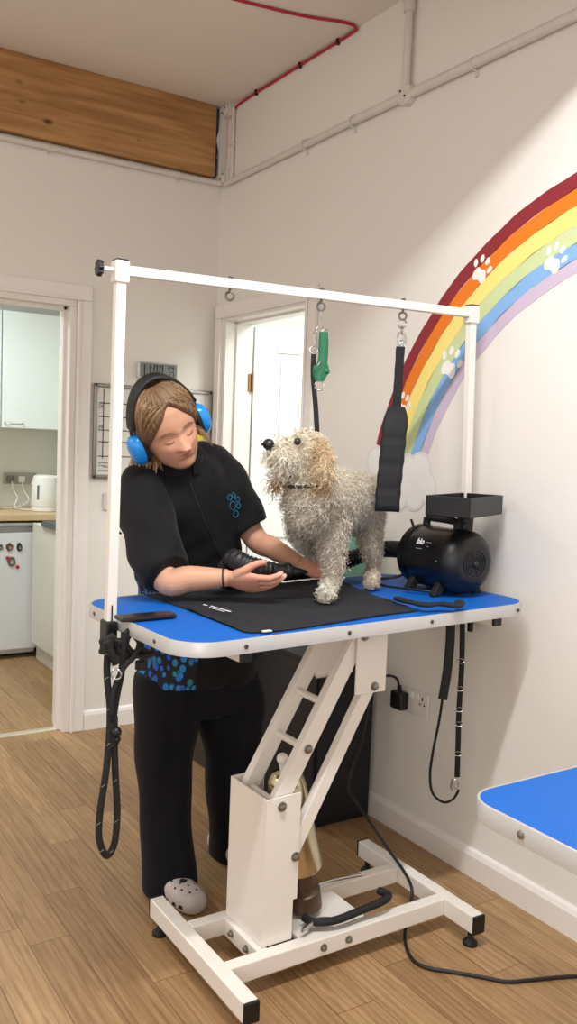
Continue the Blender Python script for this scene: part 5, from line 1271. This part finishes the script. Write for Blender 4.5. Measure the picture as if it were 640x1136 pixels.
# ear defenders (worn): band, cups, cushions
ed = thing('ear_defenders', 'bright blue ear defenders with black padded band worn on the groomer head', 'ear defenders', HCn)
def hp_(x, y, z): return hw_(x, y, z)
mb = MB(); rs = []
for t in np.linspace(-1.22, 1.22, 36):
    c_ = V(-.012, .101*math.sin(t), -.018+.166*math.cos(t))
    rad = unit((0, math.sin(t)*.094/.0085, math.cos(t)*.152/.0149)); w_ = .022+.002*math.cos(t)
    o_ = hw_(*c_); rd = unit(Lf*rad[1]+Up*rad[2])
    rs.append(ell(o_, Fw*w_*HS, rd*.0065, 16, .6))
mb.rings(rs); mb.build('headband', mat('band_black', (24, 24, 26), .6, bump=.2, bscale=250), ed, smooth=60)
cupb = mat('cup_blue', (14, 140, 226), .25, coat=.3)
for s in (-1, 1):
    A_ = Lf*s; o_ = hw_(-.008, s*.076, -.020)
    rs = [ell(o_+A_*t, Fw*a*HS, Up*b_*HS, 28, .85) for t, a, b_ in ((0, .028, .038), (.003, .032, .042), (.014, .032, .042), (.017, .029, .039))]
    MB().rings(rs).build('cushion', black_rubber, ed, smooth=60)
    rs = [ell(o_+A_*t-Up*.0*HS, Fw*a*HS, Up*b_*HS, 28, .9) for t, a, b_ in ((.015, .033, .043), (.020, .034, .044), (.034, .031, .041), (.044, .024, .033), (.048, .012, .018), (.0485, .003, .004))]
    MB().rings(rs).build('cup', cupb, ed, smooth=60)
    q0 = hw_(-.012, s*.090, .035); q1 = o_+A_*.036
    MB().tube(spline([hw_(-.012, s*.088, .055), q0+A_*.006, q0+A_*.012-Up*.02, q1+Up*.004], 5), .0035, 8).tube(spline([hw_(-.022, s*.088, .050), q0+A_*.006-Fw*.012, q1-Up*.01-Fw*.014], 5), .0022, 8).build('yoke', mat('yoke_black', (26, 26, 28), .4), ed)
# ================================================================ the dog
dg_ = thing('dog', 'curly damp cream and grey small dog standing on the mat with its nose raised', 'dog', (1.5, 2.05, .945))
db = MB()
Cc = ony(347, 562, 2.00); Cm = ony(378, 560, 2.12); Cr = ony(402, 563, 2.24)
bx = unit(Cr-Cc); bx[2] = 0; bx = unit(bx); by = np.cross(uz, bx)
def sec(c, a, b): return (np.asarray(c, float), by*a, V(0, 0, b))
loft(db, [sec(Cc-bx*.075+V(0, 0, .0), .035, .05), sec(Cc-bx*.055+V(0, 0, .012), .056, .070), sec(Cc+V(0, 0, .012), .072, .090), sec(Cc*.5+Cm*.5, .076, .094), sec(Cm+V(0, 0, .014), .074, .080), sec(Cr+V(0, 0, .012), .070, .078), sec(Cr+bx*.05+V(0, 0, .010), .058, .072), sec(Cr+bx*.08+V(0, 0, .01), .032, .045)], 5, 28)
HD = ony(338, 502, 1.985)                       # skull centre
df = unit(cv_(-.86, .10, .42)); dl = unit(np.cross(uz, df)); du = np.cross(df, dl)
def dh(x, y, z): return HD+df*x+dl*y+du*z
limb(db, [Cc+V(0, 0, .01)-bx*.0, ony(346, 545, 2.0), ony(343, 522, 1.99), HD-V(0, 0, .01)], [.085, .072, .060, .052])
db.ball(HD, (.060, .052, .055), 24, 14, np.array([df, dl, du]))
MZ = [(.025, 0, -.010), (.060, 0, -.016), (.085, 0, -.012), (.098, 0, -.006)]
limb(db, [dh(*p) for p in MZ], [.044, .038, .033, .018])
limb(db, [dh(.03, 0, -.040), dh(.065, 0, -.046), dh(.088, 0, -.044)], [.030, .026, .016])  # jaw
# ears hang from the sides of the skull
earN = [dh(-.018, .050, .012), dh(-.026, .062, -.015), dh(-.030, .064, -.050), dh(-.028, .060, -.085)]
earF = [dh(.0, -.050, .010), dh(.012, -.060, -.020), dh(.022, -.058, -.055), dh(.022, -.050, -.080)]
# which side is nearer the viewer?
if dl@cn < 0: earN, earF = [dh(-.018, -.050, .012), dh(-.026, -.062, -.015), dh(-.030, -.064, -.050), dh(-.028, -.060, -.090)], [dh(.0, .050, .010), dh(.012, .060, -.020), dh(.022, .058, -.055), dh(.022, .050, -.080)]
earF = [ony(322, 512, 2.03), ony(314, 524, 2.03), ony(308, 535, 2.03), ony(306, 543, 2.03)]
limb(db, earN, [.014, .020, .023, .014]); limb(db, earF, [.014, .012, .012, .008])
ZT = .9415
fp = onz(361, 667, ZT+.004)                      # near front paw
sh_ = ony(366, 590, 1.99)
limb(db, [sh_+V(0, 0, .03), ony(368, 612, 1.975), ony(369, 640, 1.965), V(*(fp[:2]+V(.012, .016)), ZT+.035)], [.048, .034, .024, .020])
limb(db, [V(*(fp[:2]+V(.012, .016)), ZT+.035), V(fp[0], fp[1], ZT+.022), V(*(fp[:2]-V(.012, .010)), ZT+.016)], [.022, .025, .018])
# lifted far foreleg, folded into the groomer's hand
q = [ony(334, 572, 2.03), ony(331, 588, 2.05), ony(338, 604, 2.09), ony(352, 614, 2.12)]
limb(db, q, [.040, .029, .020, .017])
# hind legs
rp1 = onz(412, 652, ZT+.003)
limb(db, [Cr+bx*.03-V(0, 0, .02)-by*.035*0, ony(410, 597, 2.22), ony(415, 617, 2.245), ony(411, 636, 2.215), V(rp1[0]+.008, rp1[1]+.01, ZT+.03)], [.055, .032, .019, .016, .016])
limb(db, [V(rp1[0]+.008, rp1[1]+.01, ZT+.03), V(rp1[0], rp1[1], ZT+.018), V(rp1[0]-.018, rp1[1]-.012, ZT+.014)], [.018, .020, .015])
rp2 = V(rp1[0]+.034, rp1[1]+.040, 0)
limb(db, [Cr+bx*.03+by*.03*0, V(rp2[0]+.0, rp2[1]+.02, 1.07), V(rp2[0]+.02, rp2[1]+.02, 1.0), V(rp2[0], rp2[1], ZT+.03), V(rp2[0]-.02, rp2[1]-.01, ZT+.016)], [.055, .030, .018, .016, .015])
limb(db, [Cr+bx*.075+V(0, 0, .04), Cr+bx*.10+V(0, 0, .07), Cr+bx*.105+V(0, 0, .10)], [.018, .014, .010])   # tail
co, no, fs = fuse(db, .0035, 5)
co[:, 2] = np.maximum(co[:, 2], ZT)
cream_ = L3((234, 222, 198)); grey_ = L3((204, 194, 178)); tan_ = L3((206, 172, 128)); white_ = L3((240, 232, 214)); pink_ = L3((196, 160, 146)); dgrey = L3((150, 138, 128))
earpts = np.array(spline(earN, 6)); earpts2 = np.array(spline(earF, 6))
EYE_ = ony(330, 490, 1.945)
def dogcol(P):
    P = np.atleast_2d(P); c = np.tile(grey_, (len(P), 1)); out = c
    def mix(m, k):
        nonlocal out
        m = np.clip(m, 0, 1)[:, None]; out = out*(1-m)+k*m
    t = (P-Cc)@bx
    mix(np.clip((P[:, 2]-(Cc[2]+.035))/.07, 0, 1)*.8, cream_)                     # paler back
    mix(g(P[:, 2]-(ZT+.02), .035), white_)                                       # pale paws
    mix(np.clip((ZT+.17-P[:, 2])/.17, 0, 1)*.7*(t > .12), pink_*.6+cream_*.4)    # hind legs pinkish cream
    dh_ = np.linalg.norm(P-HD, axis=1); mix(np.clip((.125-dh_)/.03, 0, 1), cream_)
    mix(.8*g(np.linalg.norm(P-dh(.07, 0, -.02), axis=1), .03), white_)
    for e_ in (earpts, earpts2):
        d = np.min(np.linalg.norm(P[:, None]-e_[None], axis=2), axis=1); mix(g(d, .020)*1.1, tan_)
    mix(.9*g(np.linalg.norm(P-EYE_, axis=1), .017), L3((110, 82, 64)))
    n = np.sin(P[:, 0]*190+3*np.sin(P[:, 2]*120))*np.sin(P[:, 1]*170+P[:, 2]*150); mix(np.clip(n, 0, 1)*.35*(dh_ > .11), dgrey)
    return out
dogb = raw('body', co, fs, vcol_mat('dog_skin_coat', .85, 0, .2, .6, 90), dg_, dogcol(co)*.62)
# coat: short damp curls rooted over the whole body
tri = []
for f in fs:
    f = list(f)
    for k in range(1, len(f)-1): tri.append((f[0], f[k], f[k+1]))
tri = np.array(tri); A0, B0, C0 = co[tri[:, 0]], co[tri[:, 1]], co[tri[:, 2]]
ar = np.linalg.norm(np.cross(B0-A0, C0-A0), axis=1)/2
rg = np.random.default_rng(11); NS = 12500
pick = rg.choice(len(tri), NS, p=ar/ar.sum()); u1, u2 = rg.random(NS), rg.random(NS); fl = u1+u2 > 1; u1[fl] = 1-u1[fl]; u2[fl] = 1-u2[fl]
P0 = A0[pick]+(B0[pick]-A0[pick])*u1[:, None]+(C0[pick]-A0[pick])*u2[:, None]
N0 = np.cross(B0-A0, C0-A0)[pick]; N0 /= np.linalg.norm(N0, axis=1)[:, None]+1e-12
nn_ = no[tri[pick, 0]]; N0[np.sum(N0*nn_, axis=1) < 0] *= -1
PC_ = dogcol(P0)
nose_c = dh(.112, 0, .003); eyeN = ony(329.5, 489.5, 1.93); 
allv = []; allf = []; allc = []; off = 0; SEG = 9
eye_c = None
bvh_d = BVHTree.FromPolygons(co.tolist(), fs)
eye_s = on_surface(bvh_d, 330, 490, 0); 
if eye_s is None: eye_s = dh(.045, -.03, .02)
for i in range(NS):
    p, nrm = P0[i], N0[i]
    if np.linalg.norm(p-nose_c) < .018: continue
    de = np.linalg.norm(p-eye_s)
    if de < .013: continue
    low = p[2] < ZT+.012
    if nrm[2] < -.5 and low: continue
    dhd = np.linalg.norm(p-HD); onear = min(np.min(np.linalg.norm(earpts-p, axis=1)), np.min(np.linalg.norm(earpts2-p, axis=1))) < .026
    ln_ = rg.uniform(.017, .028); r = rg.uniform(.0009, .0018)
    muz = (p-HD)@df > .045 and dhd < .14
    if onear: ln_ *= 1.3
    if muz: ln_ *= 1.35
    if p[2] < ZT+.09: ln_ *= .6
    if de < .03: ln_ *= .45
    grav = V(0, 0, -1)
    if muz and (p-HD)@du > -.01: flow = -df*.3-V(0, 0, .6)
    elif dhd < .075: flow = -df*.6-V(0, 0, .3)
    else: flow = grav*.9+bx*.3
    flow = flow-nrm*(flow@nrm)*.9
    tdir = unit(flow+nrm*rg.uniform(.10, .50)+rg.normal(0, .32, 3))
    e1 = unit(np.cross(tdir, nrm)+1e-6); e2 = np.cross(tdir, e1); ph = rg.uniform(0, 6.28); w = rg.uniform(.0028, .0055); tw = rg.uniform(6, 12)
    tt = np.linspace(0, 1, SEG)
    pts = p[None]+tdir[None]*(ln_*tt)[:, None]+(e1[None]*np.cos(ph+tw*tt)[:, None]+e2[None]*np.sin(ph+tw*tt)[:, None])*(w*np.minimum(1, tt*3))[:, None]
    pts[:, 2] = np.maximum(pts[:, 2], ZT+.001)
    rr = r*(1-.55*tt)
    a = (e1[None]*rr[:, None]); b_ = (e2[None]*rr[:, None])
    v = np.stack([pts+a, pts-.5*a+.87*b_, pts-.5*a-.87*b_], axis=1).reshape(-1, 3)
    allv.append(v); c = np.clip(PC_[i]*rg.uniform(.68, 1.2)*(1.35 if rg.random() < .35 else 1), 0, .95)
    allc.append(np.tile(c, (SEG*3, 1)))
    for k in range(SEG-1):
        o3 = off+k*3
        allf += [(o3, o3+1, o3+4, o3+3), (o3+1, o3+2, o3+5, o3+4), (o3+2, o3, o3+3, o3+5)]
    allf.append((off+SEG*3-3, off+SEG*3-2, off+SEG*3-1)); off += SEG*3
ft = raw('curly_coat', np.vstack(allv), allf, vcol_mat('curly_hair', .5, 0, .45), dg_, np.vstack(allc)); ft['kind'] = 'stuff'
# nose, mouth, eyes, collar
nb_ = MB(); nb_.ball(dh(.109, 0, .007), (.0155, .0175, .0150), 20, 12, np.array([df, dl, du]))
nb_.build('nose', mat('dog_nose', (28, 26, 28), .25, bump=.3, bscale=300), dogb)
for s in (-1, 1): MB().ball(dh(.1235, s*.007, .005), (.004, .003, .004), 10, 6, np.array([df, dl, du])).build('nostril', mat('deep_black', (8, 8, 9), .9), dogb)
MB().tube(spline([dh(.075, -.020, -.034), dh(.095, -.010, -.026), dh(.106, 0, -.016), dh(.095, .010, -.026), dh(.075, .020, -.034)], 5), .0035, 8).tube([dh(.108, 0, -.018), dh(.113, 0, -.006)], .002, 6).build('mouth', mat('dog_lip', (46, 38, 38), .4), dogb)
eb = mat('dog_eye', (24, 16, 14), .08, coat=.5)
loc = (eye_s-HD); ey_ = loc@dl; ex_ = loc@df; ez_ = loc@du
MB().ball(eye_s, .0100, 18, 12).build('eye', eb, dogb)
MB().ball(dh(ex_, -ey_, ez_), .0100, 18, 12).build('eye', eb, dogb)
cc_ = ony(343, 536, 1.995); ca = unit(cv_(-.1, 1, .15)); e1 = unit(np.cross(ca, cr)); e1 = unit(cr-ca*(cr@ca)); e2 = np.cross(ca, e1)
MB().tube([cc_+e1*.067*math.cos(t)+e2*.067*math.sin(t)-ca*.0 for t in np.linspace(0, 2*PI, 40, endpoint=False)], .006, 10, closed=True, flat=.6).build('collar', mat('dark_collar', (30, 30, 34), .5), dg_)
# pieces of one kind become parts of their own
def split_loose(o):
    me = o.data; n = len(me.vertices); par = list(range(n))
    def find(a):
        while par[a] != a: par[a] = par[par[a]]; a = par[a]
        return a
    for e in me.edges:
        a, b = find(e.vertices[0]), find(e.vertices[1])
        if a != b: par[a] = b
    roots = {}
    for i in range(n): roots.setdefault(find(i), []).append(i)
    if len(roots) < 2: return
    comps = sorted(roots.values(), key=len, reverse=True)
    base = o.name.split('.')[0]; first = True; polys = [(tuple(p.vertices), p.use_smooth) for p in me.polygons]; vc = [v.co.copy() for v in me.vertices]
    where = {}
    for ci, c in enumerate(comps):
        for i in c: where[i] = ci
    for ci, c in enumerate(comps):
        idx = {v: k for k, v in enumerate(c)}
        m2 = bpy.data.meshes.new(base); fl = [(tuple(idx[i] for i in f), s) for f, s in polys if where[f[0]] == ci]
        m2.from_pydata([vc[i] for i in c], [], [f for f, s in fl]); m2.update()
        m2.polygons.foreach_set('use_smooth', [s for f, s in fl])
        if any(s for f, s in fl): m2.set_sharp_from_angle(angle=math.radians(50))
        for m in me.materials: m2.materials.append(m)
        if first: o.data = m2; first = False; continue
        q = o.copy(); q.data = m2; q.name = base; C.objects.link(q); q.parent = o.parent
for o in list(bpy.data.objects):
    if o.type == 'MESH' and o.parent is not None and o.name.split('.')[0] in SPLIT: split_loose(o)
